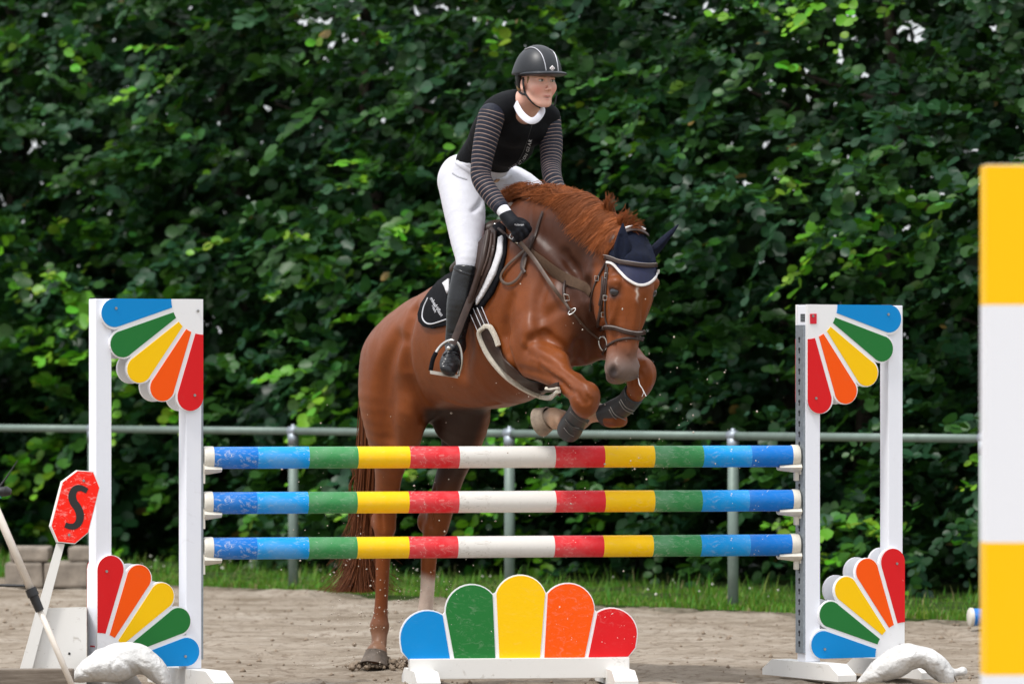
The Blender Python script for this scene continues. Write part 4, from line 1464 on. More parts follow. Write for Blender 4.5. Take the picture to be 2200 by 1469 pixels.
# left foreleg
fld.chain(PA_([(1268, 715, .02), (1305, 728, -.10), (1345, 765, -.24), (1372, 795, -.33)]), [(.09, .10), (.082, .09), (.068, .074), (.062, .066)], HR, k=.045)
fld.ell(P(1377, 808, -.36), (.068, .070, .088), [HR, HF, (0, 0, 1)], k=.03)
fld.ell(P(1390, 798, -.385), (.03, .03, .04), k=.04)
fld.chain(PA_([(1372, 835, -.33), (1346, 868, -.24), (1312, 893, -.13)]), [(.048, .048), (.038, .042), (.046, .050)], HR, k=.03)
fld.ell(P(1330, 905, -.17), (.04, .04, .028), k=.03)
fld.chain(PA_([(1312, 893, -.13), (1288, 886, -.05), (1262, 884, .03)]), [(.044, .046), (.042, .044), (.056, .056)], HR, k=.03)
# right hind leg
fld.chain(PA_([(862, 775, 1.0), (846, 850, .98), (843, 930, 1.02), (838, 1010, 1.12), (829, 1085, 1.22), (826, 1130, 1.26)]),
          [(.15, .24), (.14, .225), (.115, .165), (.068, .098), (.052, .070), (.050, .066)], HR, k=.05, sub=4)
fld.chain(PA_([(900, 820, .78), (888, 880, .80), (868, 945, .90)]), [(.06, .10), (.08, .085), (.05, .07)], HR, k=.06)
fld.ell(P(812, 1120, 1.32), (.030, .045, .055), [HR, HF, (0, 0, 1)], k=.03)
fld.chain(PA_([(826, 1130, 1.26), (823, 1190, 1.28), (820, 1280, 1.29), (816, 1340, 1.29)]), [(.044, .056), (.036, .044), (.031, .034), (.038, .042)], HR, k=.02)
fld.ell(P(815, 1346, 1.29), (.044, .048, .05), [HR, HF, (0, 0, 1)], k=.02)
fld.chain(PA_([(815, 1350, 1.29), (814, 1385, 1.25), (808, 1402, 1.22)]), [(.040, .042), (.038, .040), (.050, .052)], HR, k=.02)
fld.chain(PA_([(810, 1400, 1.22), (806, 1415, 1.21)]), [(.048, .05), (.04, .04)], HR, k=.01)
# left hind leg
fld.chain(PA_([(940, 790, .95), (985, 870, .88), (982, 940, .95), (968, 1010, 1.08), (950, 1080, 1.18), (938, 1130, 1.24)]),
          [(.14, .22), (.13, .19), (.105, .14), (.066, .092), (.056, .078), (.052, .070)], HR, k=.05, sub=4)
fld.chain(PA_([(1005, 830, .66), (1020, 880, .74), (1000, 950, .88)]), [(.06, .09), (.07, .08), (.05, .07)], HR, k=.05)
fld.ell(P(912, 1120, 1.30), (.030, .045, .055), [HR, HF, (0, 0, 1)], k=.03)
fld.chain(PA_([(932, 1135, 1.25), (922, 1190, 1.29), (918, 1270, 1.32), (910, 1340, 1.34)]), [(.046, .058), (.038, .046), (.034, .038), (.04, .044)], HR, k=.02)
fld.ell(P(910, 1345, 1.34), (.044, .048, .05), [HR, HF, (0, 0, 1)], k=.02)
fld.chain(PA_([(910, 1350, 1.34), (902, 1385, 1.31), (896, 1402, 1.29)]), [(.040, .042), (.038, .040), (.050, .052)], HR, k=.02)
fld.chain(PA_([(897, 1400, 1.29), (890, 1415, 1.28)]), [(.048, .05), (.04, .04)], HR, k=.01)
# inner thighs part: a hollow between the hind legs
fld.ell(P(925, 1010, 1.02), (.075, .22, .20), [HR, HF, (0, 0, 1)], k=.05, op='sub')
# grooves and ridges of the muscles, stroked onto the surface
sk = fld.stroke
sk([(890, 668), (877, 705), (871, 745), (876, 790), (890, 835), (905, 870), (914, 905)], .018, .070, 'sub', .004)
sk([(935, 880), (916, 898), (903, 925), (897, 955)], .012, .04, 'add', .004)
sk([(930, 905), (918, 930), (912, 960)], .014, .03, 'sub', .002)
sk([(850, 730), (828, 800), (824, 880), (832, 940)], .010, .10, 'sub', -.004)
sk([(1100, 640), (1087, 700), (1092, 760), (1108, 800)], .010, .05, 'sub')
sk([(1132, 748), (1142, 728), (1168, 724), (1200, 738), (1232, 764)], .013, .035, 'sub')
sk([(1175, 600), (1158, 650), (1160, 700), (1172, 720)], .010, .06, 'sub')
sk([(1128, 735), (1150, 752), (1180, 768), (1205, 785)], .009, .035, 'add', .002)
sk([(1118, 792), (1150, 800), (1190, 815), (1222, 838)], .007, .03, 'sub')
sk([(1140, 770), (1170, 782), (1200, 800), (1225, 822)], .0035, .012, 'add')
sk([(1155, 765), (1175, 790), (1205, 812)], .003, .012, 'add')
sk([(1242, 735), (1238, 765), (1236, 790)], .014, .05, 'sub')
sk([(1228, 838), (1242, 846), (1250, 868)], .006, .02, 'sub')
sk([(1160, 790), (1200, 815), (1232, 845)], .005, .018, 'sub')
sk([(1205, 790), (1235, 812), (1262, 830)], .005, .018, 'add')
sk([(1240, 862), (1252, 872), (1268, 868)], .004, .014, 'add')
sk([(1262, 845), (1266, 860), (1258, 872)], .004, .014, 'sub')
sk([(1375, 800), (1384, 815), (1380, 835)], .005, .016, 'sub')
sk([(1386, 775), (1398, 800), (1398, 825)], .005, .018, 'add')
sk([(1262, 838), (1272, 856), (1268, 874)], .005, .018, 'add')
sk([(1345, 790), (1360, 800), (1366, 822)], .006, .02, 'sub')
sk([(1150, 520), (1190, 560), (1235, 600)], .012, .06, 'add')
sk([(1215, 545), (1240, 590), (1262, 630)], .010, .05, 'sub')
sk([(1275, 575), (1262, 610), (1262, 650), (1275, 690)], .010, .04, 'sub')
sk([(985, 640), (1000, 720), (985, 800)], .010, .10, 'sub')
sk([(960, 860), (1010, 872), (1070, 866)], .004, .03, 'add')
sk([(826, 1060), (819, 1100), (822, 1140)], .006, .02, 'sub')
sk([(935, 1050), (926, 1090), (928, 1130)], .006, .02, 'sub')
# tail dock
fld.chain(PA_([(846, 722, 1.30), (820, 742, 1.42), (803, 785, 1.47)]), [.04, .035, .028], HR, k=.05)

# head
def hd(px, py, Y, l=0, n=0, z=0):
    return Vector(P(px, py, Y)) + Vector(HL) * l + Vector(HN) * n + Vector((0, 0, z))
fld.chain(PA_([(1352, 532, -.40), (1352, 580, -.455), (1346, 632, -.48), (1340, 688, -.50), (1337, 740, -.52), (1333, 785, -.53)]),
          [(.082, .09), (.106, .115), (.104, .128), (.078, .112), (.064, .088), (.070, .076)], HL, k=.03, sub=4)
# forehead and nasal bone plate
fld.chain([hd(1350, 560, -.46, n=.085), hd(1347, 620, -.48, n=.105), hd(1341, 690, -.50, n=.085), hd(1337, 745, -.52, n=.066)], [(.07, .035), (.078, .035), (.044, .030), (.034, .024)], HL, k=.03)
# cheeks
for s in (1, -1):
    fld.ell(hd(1343, 655, -.48, l=.062 * s, n=-.075), (.036, .085, .115), [HL, HN, (0, 0, 1)], k=.035)
    # zygomatic ridge and brow
    fld.chain([hd(1346, 612, -.47, l=.100 * s, n=.062), hd(1343, 660, -.49, l=.088 * s, n=.040), hd(1340, 700, -.50, l=.068 * s, n=.03)], [.026, .020, .014], HL, k=.03)
    fld.ell(hd(1347, 606, -.47, l=.104 * s, n=.058), (.026, .042, .024), [HL, HN, (0, 0, 1)], k=.022)
    # eye hollow
    fld.ell(hd(1345, 629, -.47, l=.122 * s, n=.070), (.020, .030, .022), [HL, HN, (0, 0, 1)], k=.012, op='sub')
    fld.chain([hd(1345, 617, -.47, l=.106 * s, n=.040), hd(1345, 615.5, -.47, l=.112 * s, n=.068), hd(1345, 619, -.47, l=.106 * s, n=.092)], [.008, .009, .007], HL, k=.012)
    # hollow above the eye
    fld.ell(hd(1347, 583, -.46, l=.100 * s, n=.055), (.018, .022, .022), [HL, HN, (0, 0, 1)], k=.02, op='sub')
    # nostril
    fld.ell(hd(1333, 792, -.53, l=.050 * s, n=.034), (.030, .038, .046), [HL, HN, (0, 0, 1)], k=.025)
    fld.ell(hd(1333, 797, -.53, l=.072 * s, n=.056), (.034, .018, .032), [HL, HN * 1 + HL * .3 * s, (0, 0, 1)], k=.008, op='sub')
    fld.ell(hd(1333, 799, -.53, l=.066 * s, n=.048), (.020, .024, .023), [HL, HN, (0, 0, 1)], k=.006, op='sub')
    fld.chain([hd(1333, 785, -.53, l=.055 * s, n=.066), hd(1333, 797, -.53, l=.042 * s, n=.072), hd(1333, 808, -.53, l=.058 * s, n=.056)], [.008, .009, .007], HL, k=.01)
# muzzle, lips, chin
fld.ell(hd(1332, 796, -.53, n=.012), (.072, .066, .050), [HL, HN, (0, 0, 1)], k=.03)
fld.ell(hd(1331, 812, -.53, n=-.03), (.046, .05, .030), [HL, HN, (0, 0, 1)], k=.02)
for s in (1, -1):
    fld.chain([hd(1333, 781, -.53, l=.075 * s, n=-.06), hd(1332, 803, -.53, l=.073 * s, n=-.028), hd(1332, 815, -.53, l=.05 * s, n=.018)], [.006, .006, .005], HL, k=.01, op='sub')
# ear stumps under the bonnet
fld.chain([hd(1350, 545, -.40, l=.062, n=.0), hd(1350, 520, -.40, l=.072, n=.0)], [.03, .024], HL, k=.03)
fld.chain([hd(1350, 545, -.40, l=-.062, n=.0), hd(1350, 525, -.40, l=-.085, n=.0)], [.03, .022], HL, k=.03)
sk([(1316, 648), (1320, 700), (1318, 755)], .010, .035, 'sub', .003)
sk([(1368, 625), (1362, 690), (1352, 758)], .006, .020, 'add', .001)
sk([(1292, 665), (1297, 705), (1303, 745)], .008, .03, 'sub', .002)
sk([(1330, 640), (1322, 668), (1312, 690)], .006, .018, 'add', .001)
sk([(1384, 640), (1380, 690), (1370, 740)], .007, .02, 'sub', .001)
sk([(1300, 775), (1302, 800), (1312, 818)], .005, .012, 'sub')
sk([(1305, 822), (1330, 824), (1352, 820)], .0045, .010, 'sub')

hpos, hq = fld.skin(smooth=2)
del fld


def gauss(p, c, r, ax=None):
    d = (p - np.array(tuple(c))) / np.array(r)
    return np.exp(-(d ** 2).sum(1))
def pxof(p):
    d = p[:, 1] + CAMD
    return 1100 + p[:, 0] * FPX / d, HOR - (p[:, 2] - CAMH) * FPX / d
def smoothstep(a, b, x):
    t = np.clip((x - a) / (b - a), 0, 1); return t * t * (3 - 2 * t)
def blendc(c, w, col):
    return c * (1 - w[:, None]) + np.array(col)[None] * w[:, None]

def coat_colour(p):
    c = np.tile(np.array((0.185, 0.045, 0.0070)), (len(p), 1))
    # lighter golden flanks and lower limbs, neck and chest darkened by coat tone plus painted shade
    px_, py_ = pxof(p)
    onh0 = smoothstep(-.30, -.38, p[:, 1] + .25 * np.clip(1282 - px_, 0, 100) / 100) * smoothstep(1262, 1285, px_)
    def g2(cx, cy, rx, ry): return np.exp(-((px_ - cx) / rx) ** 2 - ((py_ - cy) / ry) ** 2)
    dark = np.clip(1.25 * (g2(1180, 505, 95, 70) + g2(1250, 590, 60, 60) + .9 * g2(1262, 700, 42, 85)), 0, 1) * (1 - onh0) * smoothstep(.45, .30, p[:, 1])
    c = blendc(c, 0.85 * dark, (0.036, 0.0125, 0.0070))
    # inside the thighs: sparse dark hair, deepened with painted under-belly shade
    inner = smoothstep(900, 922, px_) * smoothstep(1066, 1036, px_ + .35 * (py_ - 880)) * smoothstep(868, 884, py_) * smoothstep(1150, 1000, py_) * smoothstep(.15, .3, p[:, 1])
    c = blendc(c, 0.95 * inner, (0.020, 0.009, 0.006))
    rel = p - np.array(tuple(P(1333, 800, -.53)))
    onhead = (p[:, 1] < -0.36) & (p[:, 0] > 0.37)
    down = smoothstep(0.17, 0.0, rel[:, 2]) * onhead * smoothstep(1287, 1293, px_) * smoothstep(-.425, -.455, p[:, 1]) * (np.abs(rel[:, 0]) < .12) * (p[:, 2] > 1.37)
    c = blendc(c, 0.80 * down, (0.140, 0.118, 0.106))
    # dark skin round eyes and nostrils
    for s in (1, -1):
        e = hd(1345, 629, -.47, l=.112 * s, n=.068)
        c = blendc(c, 0.85 * np.clip(1.5 * gauss(p, e, (.030, .034, .026)), 0, 1), (0.040, 0.030, 0.029))
        e = hd(1333, 799, -.53, l=.062 * s, n=.044)
        c = blendc(c, 0.97 * np.clip(1.6 * gauss(p, e, (.026, .024, .030)), 0, 1), (0.03, 0.02, 0.018))
    # pale pasterns and hooves, forelegs
    lf = smoothstep(-0.33, -0.24, p[:, 1]) * (p[:, 0] < .30) * (p[:, 0] > .10) * (p[:, 2] < 1.335) * (p[:, 2] > 1.19) * (px_ < 1262) * (py_ > 858)
    c = blendc(c, 0.85 * lf, (0.50, 0.33, 0.22))
    lf = smoothstep(-0.17, -0.10, p[:, 1]) * (p[:, 2] < 1.33) * (px_ > 1262) * (px_ < 1330) * (py_ > 858) * (p[:, 1] < .12)
    c = blendc(c, 0.85 * lf, (0.46, 0.29, 0.19))
    hoof = smoothstep(1184, 1170, px_) * (py_ > 860) * (py_ < 960) * (p[:, 1] > -.2) * (p[:, 1] < .05) * (p[:, 0] < .2)
    c = blendc(c, 0.9 * hoof, (0.20, 0.155, 0.12))
    rim = (px_ < 1160) * (py_ > 860) * (py_ < 960) * (p[:, 1] > -.25) * (p[:, 1] < .05) * (p[:, 0] < .2)
    c = blendc(c, 0.7 * rim, (0.08, 0.06, 0.045))
    # white sock on the left hind leg
    so = smoothstep(0.47, 0.41, p[:, 2] + 0.35 * (p[:, 0] + .41)) * (p[:, 0] > -.49) * (p[:, 1] > 1.0) * (p[:, 2] < .6) * (px_ > 870)
    c = blendc(c, 0.9 * so, (0.62, 0.50, 0.42))
    # dusty lower right hind, hooves
    dl = smoothstep(0.32, 0.10, p[:, 2]) * (px_ < 870)
    c = blendc(c, 0.55 * dl, (0.22, 0.15, 0.10))
    # thin blaze
    bx = 1369 + 1.2 * np.sin(py_ * .35)
    bl = np.exp(-((px_ - bx) / 2.4) ** 2) * smoothstep(612, 618, py_) * smoothstep(655, 630, py_) * onhead
    c = blendc(c, 0.85 * bl, (0.60, 0.50, 0.42))
    return c

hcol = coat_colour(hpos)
m, nt, pb = new_mat('chestnut coat')
at = nt.nodes.new('ShaderNodeVertexColor'); at.layer_name = 'col'
v = obj_coord(nt)
n1 = noise_n(nt, 3.5, 6, 0.6, v, 0.4)
v2 = obj_coord(nt, (140, 140, 420)); n2 = noise_n(nt, 1.0, 4, 0.7, v2)
n3 = noise_n(nt, 16.0, 4, 0.6, v, 0.8)
c = mix(nt, 1.0, at.outputs[0], ramp(nt, n1.outputs[0], [(0.3, (0.78, 0.76, 0.74)), (0.7, (1.22, 1.24, 1.26))]), 'MULTIPLY')
c = mix(nt, 1.0, c, ramp(nt, n2.outputs[0], [(0.3, (0.88,) * 3), (0.7, (1.10,) * 3)]), 'MULTIPLY')
nt.links.new(c, pb.inputs['Base Color'])
nt.links.new(ramp(nt, n3.outputs[0], [(0.3, (0.40,) * 3), (0.7, (0.54,) * 3)]), pb.inputs['Roughness'])
pb.inputs['Specular IOR Level'].default_value = 0.22
pb.inputs['Coat Weight'].default_value = 0.12
pb.inputs['Coat Roughness'].default_value = 0.30
pb.inputs['Sheen Weight'].default_value = 0.03
pb.inputs['Sheen Roughness'].default_value = 0.4
bp1 = nt.nodes.new('ShaderNodeBump'); bp1.inputs['Strength'].default_value = 0.22; bp1.inputs['Distance'].default_value = 0.006
bp2 = nt.nodes.new('ShaderNodeBump'); bp2.inputs['Strength'].default_value = 0.25; bp2.inputs['Distance'].default_value = 0.003
nt.links.new(n3.outputs[0], bp1.inputs['Height']); nt.links.new(n2.outputs[0], bp2.inputs['Height'])
nt.links.new(bp1.outputs[0], bp2.inputs['Normal']); nt.links.new(bp2.outputs[0], pb.inputs['Normal'])
M['coat'] = m

horse = empty('horse', (P(820, 1430, 1.28).x, 1.28, 0), math.atan2(HF[1], HF[0]))
tag(horse, 'chestnut horse jumping over the striped poles with a navy ear bonnet and dark brown tack', 'horse')
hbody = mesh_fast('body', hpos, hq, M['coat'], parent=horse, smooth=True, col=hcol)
HB = bvh_of(hpos, hq)

# eyes
me_ = mat_plain('horse eye', (0.012, 0.009, 0.012), 0.08, var=0.3, spec=0.8)
for s in (1, -1):
    e = hd(1345, 627, -.47, l=.098 * s, n=.066)
    bb = MB()
    n_, m_ = 14, 9
    vs = []; fs = []
    for i in range(m_ + 1):
        th = math.pi * i / m_
        for k in range(n_):
            a = 2 * math.pi * k / n_
            vs.append(e + Vector((math.sin(th) * math.cos(a) * .0265, math.sin(th) * math.sin(a) * .0265, math.cos(th) * .0245)))
    for i in range(m_):
        for k in range(n_):
            fs.append((i * n_ + k, i * n_ + (k + 1) % n_, (i + 1) * n_ + (k + 1) % n_, (i + 1) * n_ + k))
    bb.add(vs, fs); bb.build('eye', me_, horse, smooth=True, world=True)

# hooves: horn walls with a sharp lower rim and a hollow sole
def hoof(c0, c1, r0, r1, pale):
    c0, c1 = V3_(c0), V3_(c1)
    T = c1 - c0; T /= np.linalg.norm(T)
    s_ = HR - T * HR.dot(T); s_ /= np.linalg.norm(s_); n_ = np.cross(T, s_)
    vs, fs = [], []
    N = 28
    prof = [(0.0, r0 * .93), (.05, r0 * 1.03), (.12, r0), (.55, (r0 + r1) / 2), (.93, r1 * .99), (1.0, r1), (1.0, r1 * .90), (.82, r1 * .78), (.80, .001)]
    L = np.linalg.norm(c1 - c0)
    for f, r in prof:
        for k in range(N):
            a = 2 * math.pi * k / N
            vs.append(Vector(c0 + T * L * f + s_ * r * math.cos(a) + n_ * r * 1.12 * math.sin(a)))
    for i in range(len(prof) - 1):
        for k in range(N): fs.append((i * N + k, i * N + (k + 1) % N, (i + 1) * N + (k + 1) % N, (i + 1) * N + k))
    mh_ = bpy.data.materials.get('horn ' + pale) or mat_plain('horn ' + pale, (.26, .205, .155) if pale == 'pale' else (.125, .098, .078), .6, var=.35, scale=22, bmp=.4, bscale=60, spec=.3)
    bb = MB(); bb.add(vs, fs); bb.build('hoof', mh_, horse, world=True, angle=35)
V3_ = lambda p: np.array(tuple(p), float)
hoof(P(1181, 898, -.125), P(1160, 907, -.085), .050, .064, 'pale')
hoof(P(1264, 885, .035), P(1244, 893, .07), .048, .062, 'pale')
hoof(P(809, 1399, 1.215), P(803, 1429, 1.19), .052, .068, 'dark')
hoof(P(896, 1399, 1.285), P(888, 1429, 1.27), .052, .068, 'dark')

# ---- hair: mane, forelock, tail as many tapering locks
def hair(name, roots, seed, mat, parent, width=0.006, tone=1.0):
    """roots: list of polylines (world) to be followed by tapering strands"""
    V, F = [], []
    for ln in roots:
        pts = cr(ln, 3) if 2 < len(ln) < 8 else np.array(ln)
        n = len(pts)
        b = len(V)
        for i in range(n):
            t = pts[min(i + 1, n - 1)] - pts[max(i - 1, 0)]; t = t / (np.linalg.norm(t) + 1e-9)
            s = np.cross(t, (0.3, -1, 0.1)); s /= np.linalg.norm(s) + 1e-9
            u = np.cross(s, t)
            f = i / (n - 1)
            w = width * (1 - f) ** 0.6 * (0.6 + 1.0 * min(1, f * 5) * .5) + 0.0006
            for a in (0, 2.1, 4.2):
                V.append(pts[i] + s * math.cos(a) * w + u * math.sin(a) * w)
        for i in range(n - 1):
            for k in range(3):
                F.append((b + i * 3 + k, b + i * 3 + (k + 1) % 3, b + (i + 1) * 3 + (k + 1) % 3, b + (i + 1) * 3 + k))
    g = np.random.default_rng(seed)
    V = np.array(V); F = np.array(F)
    per = []
    for ln in roots:
        k = ((len(ln) - 1) * 3 + 1 if 2 < len(ln) < 8 else len(ln)) * 3
        q0 = ln[0]
        cval = g.uniform(0.82, 1.18) * (1 + .55 * noise.noise(Vector((q0[0] * 30, q0[1] * 22, q0[2] * 6 + seed))))
        per += [cval] * k
    col = np.array((0.23, 0.062, 0.013))[None] * tone * np.array(per)[:, None]
    o = mesh_fast(name, V, F, mat, parent=parent, smooth=True, col=col)
    o['kind'] = 'stuff'
    return o
mh, nt, pb = new_mat('chestnut hair')
at = nt.nodes.new('ShaderNodeVertexColor'); at.layer_name = 'col'
nt.links.new(at.outputs[0], pb.inputs['Base Color'])
pb.inputs['Roughness'].default_value = 0.55; pb.inputs['Specular IOR Level'].default_value = 0.3
M['hair'] = mh
gh = np.random.default_rng(77)
crest = cr([tuple(P(*q)) for q in [(1112, 432, .17), (1150, 408, .08), (1200, 402, -.02), (1258, 420, -.15), (1305, 455, -.27), (1345, 492, -.37), (1362, 512, -.41)]], 12)
locks = []
def hitpt(px, py, y_def):
    h = shoot(px, py, [HB])
    return h
def lockrow(N, len0, len1, spread, lift, seed, f0=0.0, f1=1.0):
    g = np.random.default_rng(seed)
    for i in range(N):
        f = f0 + (f1 - f0) * g.random()
        cp = crest[int(f * (len(crest) - 1))] + g.normal(0, .007, 3)
        cl = noise.noise(Vector((f * 9, 2.0, 1.0)))        # locks share a direction
        cl2 = noise.noise(Vector((f * 30, 7.0, 1.0)))
        e = f ** 2.0
        # the air of the jump lays the mane back along the neck; towards the poll it falls to the right side
        L = (len0 + (len1 - len0) * math.sin(math.pi * min(1, f * .85 + .12))) * (0.5 + 0.6 * g.random()) * (1 + .30 * cl)
        d0 = -HF * (.95 - .78 * e) + HR * (.30 + .42 * e) + np.array((0, 0, -.12 - .62 * e + .10 * cl))
        d1 = -HF * (.85 - .62 * e) + HR * (.32 + .22 * e) + np.array((0, 0, -.30 - .88 * e + .26 * cl + .30 * cl2))
        d0 /= np.linalg.norm(d0); d1 /= np.linalg.norm(d1)
        up = np.array((0, 0, 1.0)) * lift * (.4 + .9 * g.random())
        n4 = g.normal(0, .0035, 3) * spread
        p1 = cp + HR * 0.016 + up * 0.018 + d0 * L * .15
        p2 = cp + HR * 0.030 + up * .018 + d0 * L * .42 + n4 * .3
        p3 = p2 + (d0 + d1) * .5 * L * .30 + n4 * .6
        p4 = p3 + d1 * L * .30 + n4
        locks.append([cp, p1, p2, p3, p4, .007 + .011 * g.random() * lift])
lockrow(5600, .095, .165, 1.0, 1.0, 1)
lockrow(2000, .08, .15, 1.4, 1.4, 2)
lockrow(2600, .13, .20, 1.0, 1.1, 3, .58, .97)
# keep the strands outside the neck
fixed = []
for ln in locks:
    lv = ln[5]
    q = cr(ln[:5], 2)
    m_ = len(q)
    for it in range(1):
        for i in range(1, m_):
            loc, nrm, idx_, dist = HB.find_nearest(Vector(q[i]))
            if loc is not None:
                tgt = .003 + lv * min(1, i / 3)
                sd_ = (Vector(q[i]) - loc).dot(nrm)
                if sd_ < tgt: q[i] = np.array(loc + nrm * tgt)
        q[1:-1] = (q[:-2] + q[1:-1] * 2 + q[2:]) / 4
        q[1:-1] = (q[:-2] + q[1:-1] * 2 + q[2:]) / 4
    fixed.append(q)
# tufts standing up near the poll
gt = np.random.default_rng(5)
for (cx, cy, Y, tx, ty, n_, sp) in ((1312, 466, -.30, 1302, 422, 45, 7), (1318, 468, -.30, 1316, 432, 20, 5), (1340, 494, -.38, 1340, 460, 80, 8), (1352, 502, -.41, 1356, 470, 100, 9), (1358, 506, -.42, 1368, 484, 120, 8), (1350, 505, -.42, 1372, 500, 80, 6)):
    for _ in range(n_):
        a = np.array(P(cx + gt.normal(0, 6), cy + gt.normal(0, 4), Y + gt.normal(0, .012)))
        e = np.array(P(tx + gt.normal(0, sp * .5), ty + gt.normal(0, 7), Y - .02 + gt.normal(0, .02)))
        bd_ = gt.normal(.012, .008)
        m2 = (a + e) / 2 + np.array((-bd_, -.01, .012)); e = e + np.array((bd_, 0, 0))
        fixed.append([a, m2 * .6 + a * .4, m2, (m2 + e) / 2 + np.array((bd_ * .6, 0, .006)), e])
hair('mane', fixed, 3, M['hair'], horse, 0.0013)
# tail
tl = []
gt = np.random.default_rng(15)
cl_ = cr([tuple(P(*q)) for q in [(828, 728, 1.36), (806, 756, 1.47), (797, 810, 1.50), (796, 900, 1.50), (792, 1000, 1.50), (786, 1080, 1.49), (779, 1170, 1.48), (772, 1250, 1.47), (768, 1285, 1.47)]], 2)
for i in range(1300):
    f = gt.random() ** .5
    L = len(cl_)
    n0 = int(gt.integers(0, 5)); n1 = int(L - 1 - (gt.random() ** 3) * 4)
    ox, oz, oy = gt.normal(0, 1), 0, gt.normal(0, 1)
    st = []
    for k in range(n0, n1 + 1):
        s = 0.010 + 0.022 * (k / L) ** 0.8
        if k > L - 5: s *= 1.25
        w = 0.010 * math.sin(k * .9 + ox * 3)
        if k == n1: s *= 2.2
        st.append(np.array(cl_[k]) + np.array((ox * s + w * .4, oy * s * .8, gt.normal(0, .004))))
    tl.append(st[::2] + ([st[-1]] if len(st) % 2 == 0 else []) if len(st) > 6 else st)
for i in range(60):       # loose wisps out to the left and the right
    k0 = int(gt.integers(7, 10)); s = -1 if i % 3 else 1
    a = np.array(cl_[k0]); ex = s * gt.uniform(.04, .10)
    tl.append([a, a + np.array((ex * .5, 0, -.03)), a + np.array((ex, 0, -.10)), a + np.array((ex * .8, 0, -.17 - gt.random() * .08))])
hair('tail', tl, 9, M['hair'], horse, 0.0026, .55)

# ------------------------------------------------------------------ the rider
t0_ = time.time()
V3 = lambda p: np.array(tuple(p), float)
Z3 = np.array((0, 0, 1.0))
rider = empty('person', P(1005, 375, .5), math.atan2(HF[1], HF[0]))
tag(rider, 'rider in black helmet, striped sheer sleeves and white breeches leaning over the horse', 'person')

def surfY(px, py, off, default):
    h = shoot(px, py, [HB])
    return (h[0].y - off) if h else default
# leg positions rest on the horse's side
yk = min(surfY(1003, 600, .070, .12), .16)
yc = min(surfY(988, 650, .070, .10), .12)
ya = min(surfY(977, 735, .070, .10), .12)
rleg = [P(985, 392, .43), P(998, 452, .33), P(1003, 515, (.33 + yk) / 2 - .01), P(1006, 560, yk + .01), P(1000, 600, yk)]
lleg = [P(1052, 385, .62), P(1118, 408, .60), P(1190, 470, .56), P(1222, 545, .52), P(1215, 600, .55)]
rarm = [P(1056, 250, .03), P(1044, 300, .01), P(1034, 355, -.01), P(1036, 388, -.03), P(1062, 428, -.08), P(1087, 460, -.135)]
larm = [P(1178, 256, .25), P(1184, 310, .22), P(1184, 360, .15), P(1190, 392, .06), P(1208, 430, .02), P(1222, 455, .05)]
HCc = V3(P(1156, 174, .0))
FN = np.array((0.53, -0.848, 0.0)); FN /= np.linalg.norm(FN)
FL = np.array((-0.848, -0.53, 0.0))
def fc(l, n, z): return HCc + FL * l + FN * n + Z3 * z

torso = [P(1008, 372, .50), P(1036, 350, .44), P(1062, 316, .36), P(1085, 280, .27), P(1108, 246, .19), P(1124, 226, .13)]
torso_r = [(.125, .09), (.115, .085), (.128, .095), (.158, .112), (.158, .098), (.10, .072)]
b = Field((-.42, -.32, 1.40), (.42, .95, 3.06), 0.0042)
b.chain(torso, torso_r, HR, k=.04)
b.ell(P(1070, 246, .06), (.045, .045, .045), k=.05); b.ell(P(1172, 252, .23), (.045, .045, .045), k=.05)
b.chain(rarm, [.050, .044, .038, .036, .034, .026], HR, k=.03); b.chain(larm, [.050, .044, .038, .036, .034, .026], HR, k=.03)
b.chain(rleg, [.080, .078, .058, .045, .040], HR, k=.04); b.chain(lleg, [.080, .078, .058, .05, .045], HR, k=.04)
b.chain([rleg[-1], P(988, 650, yc), P(980, 700, (yc + ya) / 2), P(976, 738, ya)], [.036, .034, .026, .022], HR, k=.03)
b.chain([lleg[-1], P(1200, 650, .56), P(1190, 738, .56)], [.045, .044, .03], HR, k=.03)
b.chain([P(976, 738, ya), P(966, 780, ya - .12)], [.030, .026], HR, k=.03)
b.chain([P(1190, 738, .56), P(1180, 780, .44)], [.030, .026], HR, k=.03)
b.chain([P(1087, 460, -.135), P(1104, 480, -.148)], [.022, .022], HR, k=.02)
b.chain([P(1222, 455, .05), P(1236, 474, .03)], [.024, .030], HR, k=.02)
b.chain([P(1122, 232, .12), P(1136, 210, .06), V3(fc(0, -.025, -.055))], [.062, .050, .048], HR, k=.035)
# skull and face
b.ell(fc(0, -.012, .018), (.074, .094, .096), [FL, FN, Z3], k=.02)
b.chain([fc(0, .036, -.035), fc(0, .040, -.075), fc(0, .047, -.103)], [(.062, .044), (.044, .040), (.020, .028)], FL, k=.03)
b.ell(fc(0, .068, -.112), (.020, .014, .014), [FL, FN, Z3], k=.022)
for s in (1, -1):
    b.ell(fc(.042 * s, .048, -.036), (.020, .020, .018), [FL, FN, Z3], k=.035)
    b.chain([fc(.060 * s, -.01, -.060), fc(.050 * s, .02, -.090), fc(.026 * s, .05, -.110)], [.010, .009, .008], FL, k=.03)
    b.ell(fc(.031 * s, .091, -.003), (.018, .012, .0105), [FL, FN, Z3], k=.012, op='sub')
    b.chain([fc(.014 * s, .086, .011), fc(.030 * s, .086, .014), fc(.046 * s, .070, .010)], [.006, .006, .004], Z3, k=.014)
    b.ell(fc(.079 * s, -.012, -.022), (.008, .018, .030), [FL, FN, Z3], k=.008)
    b.ell(fc(.087 * s, -.008, -.020), (.006, .008, .016), [FL, FN, Z3], k=.006, op='sub')
b.chain([fc(0, .082, .006), fc(0, .094, -.020), fc(0, .106, -.041)], [.0065, .0075, .0095], FL, k=.014)
